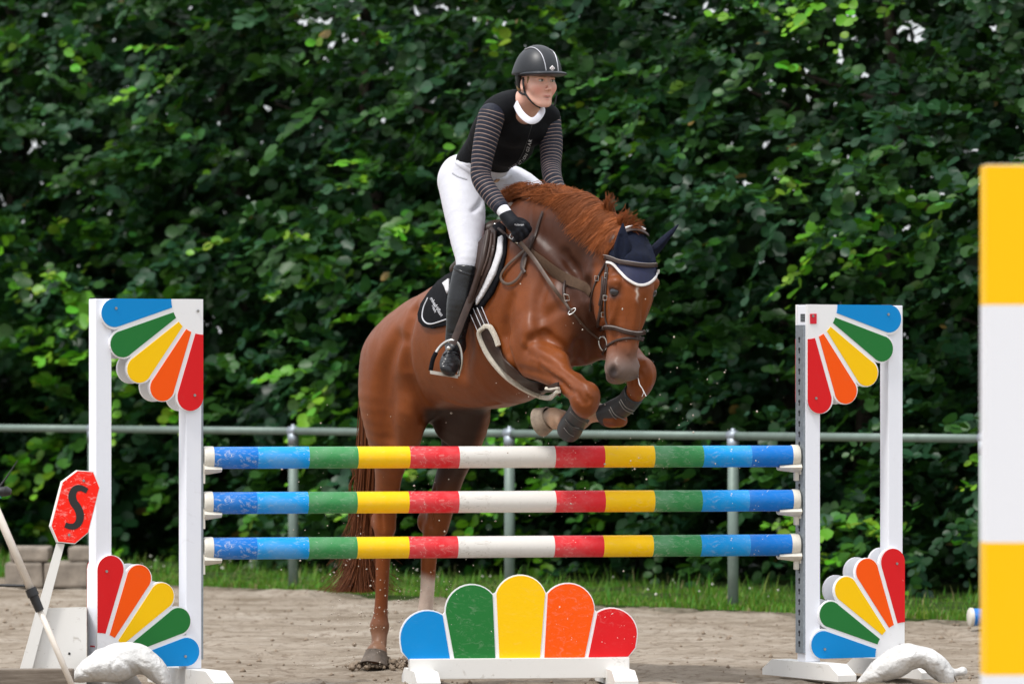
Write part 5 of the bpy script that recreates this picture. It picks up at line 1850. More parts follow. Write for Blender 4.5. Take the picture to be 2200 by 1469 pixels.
for s in (1, -1): b.ell(fc(.0105 * s, .093, -.046), (.0075, .0095, .0070), k=.007)
for s in (1, -1): b.ell(fc(.0065 * s, .101, -.0535), (.0035, .005, .003), k=.003, op='sub')
b.chain([fc(.028, .064, -.080), fc(.011, .0805, -.0745), fc(0, .0825, -.0752), fc(-.011, .0805, -.0745), fc(-.027, .066, -.080)], [.0025, .0042, .0042, .0042, .0025], Z3, k=.008)
b.chain([fc(.023, .068, -.0880), fc(0, .0800, -.0915), fc(-.023, .068, -.0880)], [.0025, .0052, .0025], Z3, k=.008)
b.chain([fc(.022, .076, -.0820), fc(0, .087, -.0830), fc(-.022, .076, -.0820)], [(.0035, .0032)] * 3, Z3, k=.003, op='sub')
bp, bq = b.skin(1)
del b
def headc(p, l, n, z, r): return gauss(p, fc(l, n, z), r)
sc = np.tile(np.array((0.74, 0.42, 0.33)), (len(bp), 1))
for s in (1, -1):
    sc = blendc(sc, .60 * headc(bp, .044 * s, .070, -.048, (.026, .026, .024)), (.70, .25, .20))
    sc = blendc(sc, .85 * headc(bp, .022 * s, .092, .013, (.010, .014, .0035)), (.15, .075, .035))
    sc = blendc(sc, .85 * headc(bp, .036 * s, .085, .0145, (.011, .014, .0035)), (.15, .075, .035))
    sc = blendc(sc, .70 * headc(bp, .031 * s, .085, -.002, (.015, .014, .0075)), (.27, .13, .10))
    sc = blendc(sc, .8 * headc(bp, .0065 * s, .103, -.0535, (.004, .006, .0035)), (.16, .05, .035))
sc = blendc(sc, .5 * headc(bp, 0, .106, -.045, (.012, .012, .012)), (.66, .26, .19))
sc = blendc(sc, .85 * headc(bp, .010, .083, -.0756, (.013, .012, .0040)), (.42, .11, .10))
sc = blendc(sc, .85 * headc(bp, -.010, .083, -.0756, (.013, .012, .0040)), (.42, .11, .10))
sc = blendc(sc, .75 * headc(bp, 0, .082, -.0912, (.016, .014, .0045)), (.54, .18, .15))
sc = blendc(sc, .9 * headc(bp, 0, .082, -.0828, (.017, .012, .0032)), (.07, .02, .02))
M['skin'] = mat_vcol('skin', rough=0.5, bmp=.05, var=.05, spec=.4, sss=.08)
body = mesh_fast('body', bp, bq, M['skin'], parent=rider, smooth=True, col=sc)
BB = bvh_of(bp, bq)
m_eye = mat_plain('eye white', (.55, .52, .5), .2, var=.02); m_iris = mat_plain('grey green iris', (.05, .06, .045), .15, var=.2)
m_teeth = mat_plain('teeth', (.7, .66, .6), .3, var=.03)
def ball(name, c, r, mat, parent, ax=None, n=12, m=8, flat=1.0):
    ax = [np.array((1, 0, 0)), np.array((0, 1, 0)), Z3] if ax is None else ax
    r = (r, r, r) if isinstance(r, float) else r
    vs, fs = [], []
    for i in range(m + 1):
        th = math.pi * i / m
        for k in range(n):
            a = 2 * math.pi * k / n
            vs.append(V3(c) + ax[0] * (r[0] * math.sin(th) * math.cos(a)) + ax[1] * (r[1] * math.sin(th) * math.sin(a)) + ax[2] * (r[2] * math.cos(th)))
    for i in range(m):
        for k in range(n):
            fs.append((i * n + k, i * n + (k + 1) % n, (i + 1) * n + (k + 1) % n, (i + 1) * n + k))
    bb = MB(); bb.add([Vector(v) for v in vs], fs)
    return bb.build(name, mat, parent, smooth=True, world=True)
for s in (1, -1):
    e = ball('eye', fc(.0305 * s, .0765, -.003), (.0140, .0075, .0062), m_eye, rider, [FL, FN, Z3])
    ball('iris', fc(.0300 * s, .0808, -.0026), (.0060, .0038, .0058), m_iris, e, [FL, FN, Z3], 10, 6)
ball('teeth', fc(0, .0775, -.0812), (.013, .004, .0026), m_teeth, rider, [FL, FN, Z3])

def garment(name, fld_, mat, parent=None, sm=1, colf=None):
    p, q = fld_.skin(sm)
    o = mesh_fast(name, p, q, mat, parent=parent or rider, smooth=True, col=colf(p) if colf else None)
    return o, bvh_of(p, q)

# vest
m_vest = mat_plain('black stretch vest', (0.0045, 0.005, 0.0065), .75, var=.3, scale=20, bmp=.4, spec=.14, bscale=10)
m_vest.node_tree.nodes['Bump'].inputs['Distance'].default_value = .02
f_ = Field((-.36, -.25, 1.95), (.36, .72, 2.8), .0065)
f_.chain(torso[1:], [(.140, .108), (.150, .114), (.172, .127), (.172, .112), (.11, .082)], HR, k=.04)
f_.ell(P(1082, 228, .10), (.07, .06, .05), [HR, HF, Z3], k=.05)
f_.ell(P(1064, 243, .06), (.068, .066, .060), [HR, HF, Z3], k=.05); f_.ell(P(1175, 250, .235), (.066, .062, .058), [HR, HF, Z3], k=.05)
f_.ell(V3(P(1098, 282, .24)) + HF * .065, (.13, .07, .075), [HR, HF, Z3], k=.05)
for s in (1, -1): f_.ell(V3(P(1104, 280, .24)) + HF * .085 + HR * .062 * s, (.055, .055, .06), [HR, HF, Z3], k=.05)
# armholes and folds
f_.chain([V3(P(1002, 345, .40)), V3(P(1030, 365, .30)), V3(P(1075, 382, .30))], [.010] * 3, k=.02, op='sub')
f_.ell(V3(P(1096, 318, .30)), (.12, .070, .080), [HR, HF, Z3], k=.06)
f_.chain([P(1130, 240, .10), P(1140, 215, .06), P(1150, 180, .03)], [.062, .064, .07], HR, k=.02, op='sub')
wst = V3(P(1036, 354, .44))
tdir = V3(torso[2]) - V3(torso[0]); tdir /= np.linalg.norm(tdir)
f_.cut(wst - tdir * .035, -tdir)
vest, VB = garment('vest', f_, m_vest)
# sleeves with see-through stripes
m_sl, nt, pb = new_mat('sheer striped sleeve')
at = nt.nodes.new('ShaderNodeVertexColor'); at.layer_name = 'col'
sp = nt.nodes.new('ShaderNodeSeparateColor'); nt.links.new(at.outputs[0], sp.inputs[0])
ma = nt.nodes.new('ShaderNodeMath'); ma.operation = 'MULTIPLY'; ma.inputs[1].default_value = 1 / .0200; nt.links.new(sp.outputs[0], ma.inputs[0])
fr = nt.nodes.new('ShaderNodeMath'); fr.operation = 'FRACT'; nt.links.new(ma.outputs[0], fr.inputs[0])
rp = ramp(nt, fr.outputs[0], [(0.38, (0, 0, 0)), (0.44, (1, 1, 1)), (0.57, (1, 1, 1)), (0.63, (0, 0, 0))])
m3 = nt.nodes.new('ShaderNodeMath'); m3.operation = 'MULTIPLY'; nt.links.new(rp, m3.inputs[0]); nt.links.new(sp.outputs[1], m3.inputs[1])
cc = mix(nt, m3.outputs[0], (0.012, 0.014, 0.026), (0.27, 0.19, 0.165))
nt.links.new(cc, pb.inputs['Base Color']); pb.inputs['Roughness'].default_value = .6; pb.inputs['Specular IOR Level'].default_value = .25
bump(nt, pb, noise_n(nt, 16, 4, .6, obj_coord(nt), .8).outputs[0], .5, .02)
def sleevecol(path):
    e0 = V3(path[0]) + (V3(path[0]) - V3(path[1])) * .4 + Z3 * .02
    pts = cr([tuple(e0)] + [tuple(p) for p in path], 8)
    cum = np.concatenate([[0], np.cumsum(np.linalg.norm(np.diff(pts, axis=0), axis=1))])
    def f(p):
        best = np.full(len(p), 1e9); u = np.zeros(len(p))
        for i in range(len(pts) - 1):
            d = pts[i + 1] - pts[i]; L2 = d.dot(d)
            t = np.clip(((p - pts[i]) @ d) / L2, 0, 1)
            q = p - (pts[i] + t[:, None] * d); dd = (q ** 2).sum(1)
            m = dd < best; best[m] = dd[m]; u[m] = cum[i] + t[m] * (cum[i + 1] - cum[i])
        c = np.zeros((len(p), 3)); c[:, 0] = u + .15 * 0; c[:, 1] = smoothstep(.045, .05, u) * smoothstep(cum[-1] - .05, cum[-1] - .065, u)
        c[:, 0] += 0.012 * np.sin(p[:, 0] * 30) * .3
        return c
    return f
for arm, ra, nm in ((rarm, [.064, .058, .050, .048, .043, .034], 'r'), (larm, [.060, .056, .048, .045, .040, .034], 'l')):
    pts = np.array([tuple(p) for p in arm])
    lo, hi = pts.min(0) - .09, pts.max(0) + .09
    f_ = Field(lo, hi, .0055)
    f_.chain(arm, ra, HR, k=.02, sub=4)
    # creases at the elbow
    e = pts[3]
    for j in range(3): f_.chain([e + np.array((.055 - .02 * j, -.03, .03 + .018 * j)), e + np.array((.0, -.055, .01 + .02 * j)), e + np.array((-.04, -.03, .035 + .018 * j))], [.004] * 3, k=.012, op='sub')
    dd = pts[-1] - pts[-2]; dd /= np.linalg.norm(dd)
    f_.cut(pts[-1] - dd * .030, dd)
    garment('sleeve', f_, m_sl, colf=sleevecol(arm))
    # white cuff of the shirt below
    f_ = Field(pts[-1] - .09, pts[-1] + .09, .005)
    f_.chain([pts[-1] - dd * .045, pts[-1] + dd * .008], [.033, .031], HR, k=.01)
    f_.cut(pts[-1] + dd * .012, dd)
    garment('cuff', f_, mat_plain('white cuff', (.72, .72, .78), .7, var=.03) if nm == 'r' else bpy.data.materials['white cuff'])
# breeches
m_br = mat_plain('white breeches', (0.61, 0.61, 0.67), .75, var=.04, scale=15, bmp=.4, bscale=8, sheen=.1)
m_br.node_tree.nodes['Bump'].inputs['Distance'].default_value = .02
f_ = Field((-.42, -.02, 1.75), (.42, .85, 2.55), .0065)
f_.chain([P(1010, 374, .50), P(1034, 352, .44), P(1048, 334, .40)], [(.146, .115), (.142, .112), (.142, .110)], HR, k=.03)
f_.ell(P(1009, 388, .52), (.118, .108, .108), [HR, HF, Z3], k=.06)
f_.chain(rleg, [.100, .100, .079, .060, .052], HR, k=.05, sub=4)
f_.chain(lleg[:4], [.100, .094, .074, .06], HR, k=.05, sub=4)
f_.chain([P(1050, 405, .36), P(1030, 440, .27), P(1015, 455, .22)], [.006, .008, .004], k=.022, op='sub')
f_.chain([P(1100, 378, .42), P(1080, 400, .38), P(1055, 420, .33)], [.005, .007, .004], k=.02, op='sub')
for j in range(5):
    yy = 545 + j * 7
    f_.chain([P(985, yy + 3, yk - .055), P(1000, yy + 5, yk - .068), P(1022, yy - 2, yk - .055)], [.0025, .004, .002], k=.012, op='sub')
for j in range(4):
    f_.chain([P(1062 + 14 * j, 382 + 6 * j, .36 - .0 * j), P(1050 + 8 * j, 402 + 8 * j, .33), P(1036 + 4 * j, 415 + 8 * j, .30)], [.003, .005, .002], k=.018, op='sub')
f_.cut(P(1030, 334, .44), (-.10, -.25, 1))
kd = V3(rleg[-1]) - V3(rleg[-2]); kd /= np.linalg.norm(kd)
f_.cut(V3(P(1004, 592, yk)), (-.1, 0, -1))
breeches, BRB = garment('breeches', f_, m_br)
m_belt = mat_plain('white belt', (.6, .6, .66), .5, var=.05)
# zipped pocket line and belt loops
drape('pocket_zip', [(972, 372), (985, 380), (1003, 386)], [BRB], .008, .003, mat_plain('pale grey zip', (.38, .38, .42), .5), rider, .0)
drape('belt', [(980, 347), (1000, 362), (1025, 375), (1055, 385), (1080, 384), (1098, 374)], [BRB, VB], .020, .004, m_belt, rider, .0, smooth=5)
drape('belt_buckle', [(1062, 386), (1069, 386)], [BRB, VB], .024, .006, mat_plain('brass buckle', (.42, .27, .17), .3, .8), rider, .004)
# boots
m_bt, nt, pb = new_mat('black boot leather')
v = obj_coord(nt); n1 = noise_n(nt, 9, 4, .6, v, .5)
pb.inputs['Base Color'].default_value = (.008, .0082, .010, 1)
nt.links.new(ramp(nt, n1.outputs[0], [(.3, (.20,) * 3), (.7, (.38,) * 3)]), pb.inputs['Roughness'])
bump(nt, pb, n1.outputs[0], .35, .012)
def boot(path, rad, foot, frad, name='riding_boot'):
    pts = np.array([tuple(p) for p in list(path) + list(foot)])
    f_ = Field(pts.min(0) - .1, pts.max(0) + .1, .0055)
    f_.chain(path, rad, HR, k=.02, sub=4)
    f_.chain(foot, frad, HR, k=.035, sub=4)
    if len(foot) == 4:
        for yy in (752, 760, 768, 776): f_.stroke([(948, yy + 2), (964, yy + 5), (984, yy)], .0035, k=.008)
        f_.stroke([(942, 786), (960, 782), (982, 788)], .003, k=.006)
        f_.stroke([(938, 797), (960, 803), (984, 802)], .004, k=.006)
    tp = V3(path[0]); f_.cut(tp + Z3 * .012, (0.12, 0.1, 1))
    for j in range(3):
        a = V3(path[-1]) + Z3 * (.02 + j * .018)
        f_.chain([a + np.array((-.05, -.02, 0)), a + np.array((0, -.045, -.008)), a + np.array((.05, -.02, .005))], [.0035] * 3, k=.012, op='sub')
    return garment(name, f_, m_bt)
rb, RBB = boot([P(1005, 578, yk - .004), P(996, 620, yk - .004), P(989, 655, yc), P(982, 700, (yc + ya) / 2), P(976, 738, ya)], [.068, .069, .066, .053, .045],
               [P(984, 745, ya + .01), P(973, 762, ya - .05), P(966, 782, ya - .12), P(962, 795, ya - .155)], [(.036, .036), (.043, .040), (.050, .036), (.042, .026)])
drape('boot_top', [(975, 576), (990, 584), (1010, 590), (1033, 590)], [RBB], .012, .003, m_bt, rb, .0)
drape('ankle_strap', [(952, 762), (962, 756), (975, 755), (988, 762)], [RBB], .016, .003, m_bt, rb, .001)
boot([P(1215, 590, .56), P(1208, 640, .57), P(1196, 700, .57), P(1190, 738, .56)], [.06, .058, .045, .04], [P(1192, 745, .57), P(1184, 775, .48), P(1180, 792, .42)], [(.036, .036), (.046, .038), (.04, .028)])
# gloves, four fingers and a thumb closed on the rein
m_gl = mat_plain('black riding glove', (.007, .008, .012), .6, var=.2, scale=50, bmp=.15, spec=.2)
yg = -.15
def glove(w, kn, fing, thumb, back):
    pts = np.array([tuple(p) for p in [w, back] + kn])
    f_ = Field(pts.min(0) - .085, pts.max(0) + .085, .0040)
    f_.chain([w, back], [.034, .037], HR, k=.012)
    for k in kn: f_.chain([back, k], [.019, .0135], HR, k=.014, sub=1)
    for i, (a, b_) in enumerate(fing):
        f_.chain([kn[i], a, b_], [.0135, .012, .0105], HR, k=.004, sub=3)
    f_.chain(thumb, [.016, .013, .011], HR, k=.008, sub=3)
    return garment('glove', f_, m_gl)
w_ = P(1088, 463, yg + .015); bk = P(1102, 480, yg)
kn = [P(1127, 481, yg - .01), P(1121, 489, yg - .018), P(1113, 496, yg - .018), P(1105, 502, yg - .012)]
fg = [(P(1138, 492, yg + .0), P(1131, 503, yg + .028)), (P(1132, 502, yg - .012), P(1124, 511, yg + .018)), (P(1122, 510, yg - .012), P(1114, 517, yg + .014)), (P(1111, 513, yg - .006), P(1104, 517, yg + .016))]
th = [P(1103, 472, yg + .02), P(1121, 474, yg + .028), P(1134, 482, yg + .03)]
gl, GLB = glove(w_, kn, fg, th, bk)
text_on('print_mark', 'Veltman', (1105, 485), (1, -.02), 6.2, [GLB], mat_plain('white print', (.62, .62, .65), .5), gl, .001)
w2 = P(1223, 457, .05); bk2 = P(1235, 472, .03)
sh = Vector(bk2) - Vector(bk)
glove(w2, [k + sh for k in kn], [(a + sh, b_ + sh) for a, b_ in fg], [t + sh for t in th], bk2)
# collar
m_co = mat_plain('white collar', (.70, .70, .78), .7, var=.03, bmp=.1)
ring = [(1106, 209, .12), (1110, 226, .03), (1121, 246, -.03), (1137, 259, -.06), (1150, 258, -.055), (1161, 246, -.03), (1166, 232, .03), (1158, 222, .11), (1135, 208, .17), (1115, 201, .17)]
rp_ = [V3(P(*q)) for q in ring]; cen = sum(rp_) / len(rp_)
cl = cr([tuple(p) for p in rp_ + [rp_[0]]], 4)
ribbon('collar', [Vector(p) for p in cl], [Vector(p - cen).normalized() + Vector((0, 0, .6)) for p in cl], .032, .007, m_co, rider)
rp2 = [V3(P(px - 2, py + 6, Y - .004)) for px, py, Y in ring[1:7]]
# helmet
hc0 = lambda l, n, z: HCc + FL * l + FN * n + Z3 * z
m_he, nt, pb = new_mat('black helmet shell')
v = obj_coord(nt); n1 = noise_n(nt, 14, 5, .6, v)
nt.links.new(ramp(nt, n1.outputs[0], [(.3, (.006, .007, .010)), (.7, (.012, .014, .019))]), pb.inputs['Base Color'])
pb.inputs['Roughness'].default_value = .42; bump(nt, pb, noise_n(nt, 220, 2, .5, v).outputs[0], .1, .002)
f_ = Field(HCc - .21, HCc + .23, .005)
f_.ell(hc0(0, -.004, .028), (.110, .132, .142), [FL, FN, Z3], k=.02)
f_.ell(hc0(0, -.060, .0), (.088, .075, .07), [FL, FN, Z3], k=.05)
up = Z3 * .985 + FN * .02
f_.cut(hc0(0, 0.01, .028), -(Z3 - FN * .0), k=.006)
shell, SHB = garment('helmet', f_, m_he, sm=1)
# back skirt of the helmet reaching down behind the ear
f_ = Field(HCc - .21, HCc + .23, .005)
f_.ell(hc0(0, -.014, .028), (.098, .112, .120), [FL, FN, Z3], k=.02)
f_.ell(hc0(0, -.010, .0), (.080, .105, .118), [FL, FN, Z3], k=.01, op='sub')
f_.cut(hc0(0, -.028, .0), FN + Z3 * -.25, k=.004)
f_.cut(hc0(0, 0, -.052), -Z3 + FN * .5, k=.004)
garment('helmet_harness', f_, mat_plain('black harness', (.010, .010, .012), .6), shell)
# peak
f_ = Field(HCc - .21, HCc + .25, .005)
f_.ell(hc0(0, .040, .029), (.112, .130, .017), [FL, FN, Z3], k=.01)
f_.ell(hc0(0, .01, .000), (.094, .118, .034), [FL, FN, Z3], k=.005, op='sub')
f_.cut(hc0(0, -.02, 0), -FN, k=.01)
garment('peak', f_, mat_plain('dark peak leather', (.014, .017, .024), .4, var=.15), shell)
# rim trim and piping
m_pip = mat_plain('silver piping', (.50, .50, .54), .4, .3)
drape('rim', [(1106, 160), (1118, 160), (1135, 160), (1165, 159), (1198, 158)], [SHB], .011, .006, mat_plain('rim leather', (.020, .023, .030), .35), shell, -.001)
drape('piping', [(1128, 107), (1140, 103), (1152, 106), (1163, 117), (1170, 135), (1174, 157)], [SHB], .0045, .004, m_pip, shell)
drape('piping', [(1181, 107), (1188, 112), (1193, 121), (1197, 138), (1199, 157)], [SHB], .0045, .004, m_pip, shell)
dm = patch('badge', [(1186, 141), (1192, 147.5), (1186, 154), (1180, 147.5)], [SHB], .003, .002, mat_plain('silver badge', (.72, .68, .68), .4), shell, step=3)
drape('badge_ring', [(1186, 144.6), (1188.6, 147.5), (1186, 150.4), (1183.4, 147.5)], [SHB], .0016, .001, mat_plain('badge print', (.2, .1, .1), .5), dm, .006, closed=True)
# straps of the helmet
m_st = mat_plain('black strap', (.010, .010, .012), .6)
drape('chin_strap', [(1124, 168), (1125, 182), (1128, 198), (1133, 207), (1143, 219), (1156, 229), (1170, 235), (1182, 234), (1190, 226), (1193, 214), (1195, 200)], [BB], .010, .004, m_st, rider, .001, smooth=3)
drape('chin_strap', [(1108, 176), (1112, 190), (1119, 200), (1131, 204)], [BB], .010, .004, m_st, rider, .001)
# blonde hair at the nape
f_ = Field(HCc - .15, HCc + .1, .005)
f_.chain([hc0(.030, -.088, -.000), hc0(.038, -.094, -.030), hc0(.030, -.09, -.055)], [.026, .020, .008], HR, k=.02)
f_.chain([hc0(.066, .02, .01), hc0(.068, .015, -.015)], [.010, .005], HR, k=.02)
garment('hair', f_, mat_plain('dark blonde hair', (.30, .19, .09), .5, var=.35, scale=60, bmp=.5))
# writing down the front of the vest
text_on('vest_print', 'PROTECTION', (1093, 364), (.56, -.62), 9.0, [VB], bpy.data.materials['white print'], vest, .002, spacing=1.12, ysc=.95) if False else None
m_pr = bpy.data.materials['white print']
for ch, x, y, hh, dx, dy in (('P', 1094, 364, 5, .85, -.5), ('R', 1097, 362, 5, .85, -.5), ('O', 1100.5, 360.5, 5, .85, -.5), ('T', 1104, 358.5, 5, .85, -.5), ('E', 1108, 356.5, 6, .8, -.6), ('C', 1116, 355, 7, .7, -.7),
                             ('T', 1119.5, 351, 8, .65, -.75), ('I', 1125, 347, 8.5, .6, -.8), ('O', 1127, 344.5, 9, .55, -.83), ('N', 1131, 338.5, 9.5, .5, -.86),
                             ('G', 1135.5, 328, 10, .33, -.94), ('E', 1137.5, 321, 10, .3, -.95), ('A', 1139.5, 314.5, 10.5, .3, -.95), ('R', 1141.5, 307, 10.5, .28, -.96)):
    text_on('letter', ch, (x, y), (dx, dy), hh * .95, [VB], m_pr, vest, .002)
drape('zip', [(1143, 268), (1136, 290), (1127, 318), (1114, 345), (1100, 360)], [VB], .003, .002, mat_plain('dark zip', (.02, .021, .024), .3), vest, .0)

# ------------------------------------------------------------------ saddle, bridle and the rest of the tack
t0_ = time.time()
m_lea = mat_plain('dark brown leather', (.040, .022, .017), .45, var=.25, scale=30, bmp=.1, spec=.35)
m_lea2 = mat_plain('taupe rein leather', (.080, .048, .032), .5, var=.2, scale=40, bmp=.15)
m_web = mat_plain('brown elastic web', (.080, .047, .029), .8, var=.15, scale=80, bmp=.3, spec=.2)
m_met = mat_plain('polished metal', (.62, .60, .57), .22, 1.0, var=.05)
m_fle = mat_plain('cream fleece', (.58, .53, .44), .9, var=.12, scale=60, bmp=.8, bscale=160, sheen=.4)
m_ffl = mat_plain('white fleece', (.66, .65, .68), .9, var=.1, scale=50, bmp=.8, bscale=150, sheen=.4)
m_pad = mat_plain('black quilted pad', (.006, .006, .008), .85, var=.3, scale=25, bmp=.25, spec=.12)
m_pipw = mat_plain('white piping', (.62, .62, .66), .6, var=.05)
def wtag(name, px, py, Y, label, cat):
    e = empty(name, P(px, py, Y)); tag(e, label, cat); return e
# saddle pad
pad = wtag('saddle_pad', 960, 650, .4, 'black saddle pad with white piping and lettering lying under the brown saddle', 'saddle pad')
pp = patch('pad', [(961, 596), (945, 608), (925, 632), (909, 655), (903, 676), (905, 692), (915, 702), (932, 706), (955, 702), (985, 692), (1015, 676), (1040, 662), (1062, 632), (1080, 590), (1090, 545), (1092, 512), (1087, 488), (1078, 480), (1064, 488), (1040, 520), (1005, 556)],
           [HB], .016, .012, m_pad, pad, step=6, wob=.003)
PB_ = bvh_of(np.array([tuple(pp.matrix_world @ v.co) for v in pp.data.vertices]), np.array([tuple(p.vertices) for p in pp.data.polygons if len(p.vertices) == 3]))
drape('piping', [(920, 640), (911, 660), (908, 680), (914, 692), (926, 696), (945, 691), (975, 680)], [PB_], .006, .005, m_pipw, pad, .0)
patch('fleece', [(1082, 508), (1080, 545), (1066, 590), (1040, 635), (1026, 655), (1026, 640), (1043, 610), (1060, 575), (1070, 540), (1074, 512)], [PB_, HB], .012, .012, m_ffl, pad, step=5, wob=.004)
patch('fleece_corner', [(966, 600), (953, 610), (957, 616), (963, 632), (966, 622)], [PB_, HB], .010, .010, m_ffl, pad, step=5)
text_on('lettering', 'mbedrijflaan', (923, 641), (.52, .855), 9.4, [PB_], m_pipw, pad, .003, ysc=1.15)
text_on('lettering', 'Team', (927, 655), (.36, .93), 8.0, [PB_], m_pipw, pad, .003)
# saddle
sad = wtag('saddle', 1020, 560, .5, 'dark brown jumping saddle with stirrups and fleece edged girth on the horse\'s back', 'saddle')
f_ = Field((-.40, -.0, 1.72), (.25, 1.0, 2.3), .0065)
f_.chain([P(1003, 575, .72), P(1020, 556, .60), P(1040, 530, .46), P(1068, 492, .30)], [(.090, .045), (.09, .040), (.09, .042), (.080, .045)], HR, k=.03, sub=4)
sp_, sq_ = f_.skin(1)
seat = mesh_fast('seat', sp_, sq_, m_lea, parent=sad, smooth=True)
fl = patch('flap', [(1063, 492), (1072, 500), (1068, 540), (1058, 578), (1040, 618), (1024, 650), (1004, 690), (985, 690), (975, 640), (985, 590), (1005, 560), (1035, 525)], [PB_, HB], .022, .009, m_lea, sad, step=6)
FB_ = bvh_of(np.array([tuple(fl.matrix_world @ v.co) for v in fl.data.vertices]), np.array([tuple(p.vertices) for p in fl.data.polygons if len(p.vertices) == 3]))
drape('flap_roll', [(1052, 500), (1046, 535), (1038, 575), (1024, 615), (1012, 650)], [FB_], .030, .022, m_lea, fl, .0)
drape('flap_roll', [(1066, 505), (1063, 535), (1054, 570), (1042, 600), (1030, 630)], [FB_], .012, .010, m_lea, fl, .0)
drape('flap_roll', [(1058, 503), (1055, 530), (1048, 560), (1036, 592)], [FB_], .010, .008, mat_plain('brown seam leather', (.075, .045, .035), .4), fl, .002)
ball('dee_ring', P(1064, 483, .22), .010, m_met, sad)
# girth
g_ = drape('girth', [(1026, 668), (1042, 705), (1058, 738), (1078, 770), (1104, 797), (1136, 820), (1170, 834), (1205, 836)], [HB], [.070, .075, .085, .085, .080, .075, .070], .014, m_lea, sad, .002, smooth=6)
drape('girth_edge', [(1047, 701), (1036, 714), (1046, 745), (1062, 772), (1088, 800), (1122, 825), (1152, 840), (1182, 846), (1208, 838)], [HB], .020, .026, m_fle, g_, .004, smooth=6)
drape('girth_edge', [(1046, 700), (1058, 702), (1068, 718), (1077, 742)], [HB], .022, .024, m_fle, g_, .004)
drape('girth_edge', [(1178, 827), (1192, 831), (1208, 834)], [HB], .010, .016, m_fle, g_, .010)
for dx in (0, 11, 19, 28):
    drape('billet_line', [(1013 + dx, 664 - dx * .15), (1024 + dx, 690 - dx * .15), (1034 + dx * .9, 712 - dx * .4)], [HB], .0035, .003, m_pipw, g_, .018)
# stirrup leather and iron
yb_ = ya - .075
sl_p = [P(1012, 640, yc - .075), P(996, 680, yb_ - .01), P(982, 716, yb_ - .02), P(972, 740, yb_ - .03)]
slp = cr([tuple(p) for p in sl_p], 5)
ribbon('stirrup_leather', [Vector(p) for p in slp], Vector((-.2, -1, 0)), .034, .006, m_lea, sad)
it = wtag('stirrup', 960, 790, ya - .1, 'metal stirrup iron with black side hanging under the rider\'s boot', 'stirrup')
yi = ya - .09
loop = [(925, 797, yi), (931, 770, yi), (943, 748, yi + .01), (958, 735, yi + .0), (972, 731, yi - .01), (984, 737, yi - .01), (991, 755, yi - .01), (992, 780, yi - .01), (984, 808, yi)]
lp = [Vector(p) for p in cr([tuple(P(*q)) for q in loop], 4)]
bb = MB(); bb.tube(lp, .0075, 8); bb.build('iron', m_met, it, smooth=True, world=True)
bb = MB(); bb.tube([Vector(p) for p in cr([tuple(P(925, 796, yi)), tuple(P(930, 772, yi)), tuple(P(937, 757, yi + .005))], 3)], .0105, 8); bb.build('side_sleeve', m_pad, it, smooth=True, world=True)
a, c_ = P(924, 799, yi - .02), P(984, 809, yi - .02)
dv_ = (c_ - a).normalized(); up_ = Vector((0, 0, 1)); sd2 = Vector((0, -1, 0))
bb = MB()
vs = [a + sd2 * s * .03 + up_ * z for s in (-1, 1) for z in (-.008, .008)] + [c_ + sd2 * s * .03 + up_ * z for s in (-1, 1) for z in (-.008, .008)]
bb.add(vs, [(0, 1, 3, 2), (4, 6, 7, 5), (0, 2, 6, 4), (1, 5, 7, 3), (0, 4, 5, 1), (2, 3, 7, 6)])
bb.build('tread', mat_plain('pale tread', (.45, .42, .38), .6), it, world=True)
ball('spur_ring', P(964, 748, ya - .10), (.011, .004, .010), m_met, it)

# ---- tendon boots on the forelegs
m_tb = mat_plain('dark grey boot shell', (.018, .020, .023), .5, var=.2, scale=30, bmp=.1)
m_tbl = mat_plain('grey elastic edge', (.16, .15, .14), .6)
def tendon(path, rad, label, strips, nrm):
    pts = np.array([tuple(p) for p in path])
    o = empty('tendon_boot', path[1]); tag(o, label, 'horse boot', 'tendon boots on the horse\'s forelegs')
    f_ = Field(pts.min(0) - .10, pts.max(0) + .10, .005)
    f_.chain(path, rad, HR, k=.01, sub=4)
    d = pts[0] - pts[1]; d /= np.linalg.norm(d); f_.cut(pts[0], d, k=.004)
    d = pts[-1] - pts[-2]; d /= np.linalg.norm(d); f_.cut(pts[-1], d, k=.004)
    p, q = f_.skin(1)
    sh = mesh_fast('shell', p, q, m_tb, parent=o, smooth=True)
    bv = bvh_of(p, q)
    for (st, w, mt) in strips:
        drape('boot_strap', st, [bv], w, .004, mt, sh, .0)
    return o
tendon([P(1250, 871, -.475), P(1240, 893, -.40), P(1226, 918, -.31), P(1219, 930, -.275)], [(.050, .056), (.050, .054), (.058, .060), (.052, .052)],
       'dark grey tendon boot on the right foreleg, nearer the left of the picture', [([(1228, 883), (1245, 896), (1264, 905)], .018, m_tb), ([(1216, 905), (1232, 918), (1250, 925)], .020, m_tb), ([(1226, 884), (1242, 899), (1262, 909)], .003, m_tbl), ([(1215, 900), (1228, 914), (1244, 919)], .003, m_tbl), ([(1212, 918), (1222, 930), (1232, 936)], .003, m_tbl)], None)
tendon([P(1362, 845, -.305), P(1346, 866, -.245), P(1318, 884, -.15), P(1300, 893, -.10)], [(.052, .054), (.050, .052), (.054, .056), (.058, .058)],
       'dark grey tendon boot with pale straps on the left foreleg under the horse\'s muzzle', [([(1334, 858), (1345, 874), (1362, 882)], .005, m_tbl), ([(1331, 862), (1341, 878), (1360, 888)], .005, m_tbl), ([(1312, 874), (1322, 890), (1345, 902)], .005, m_tbl), ([(1309, 879), (1320, 896), (1340, 906)], .005, m_tbl)], None)
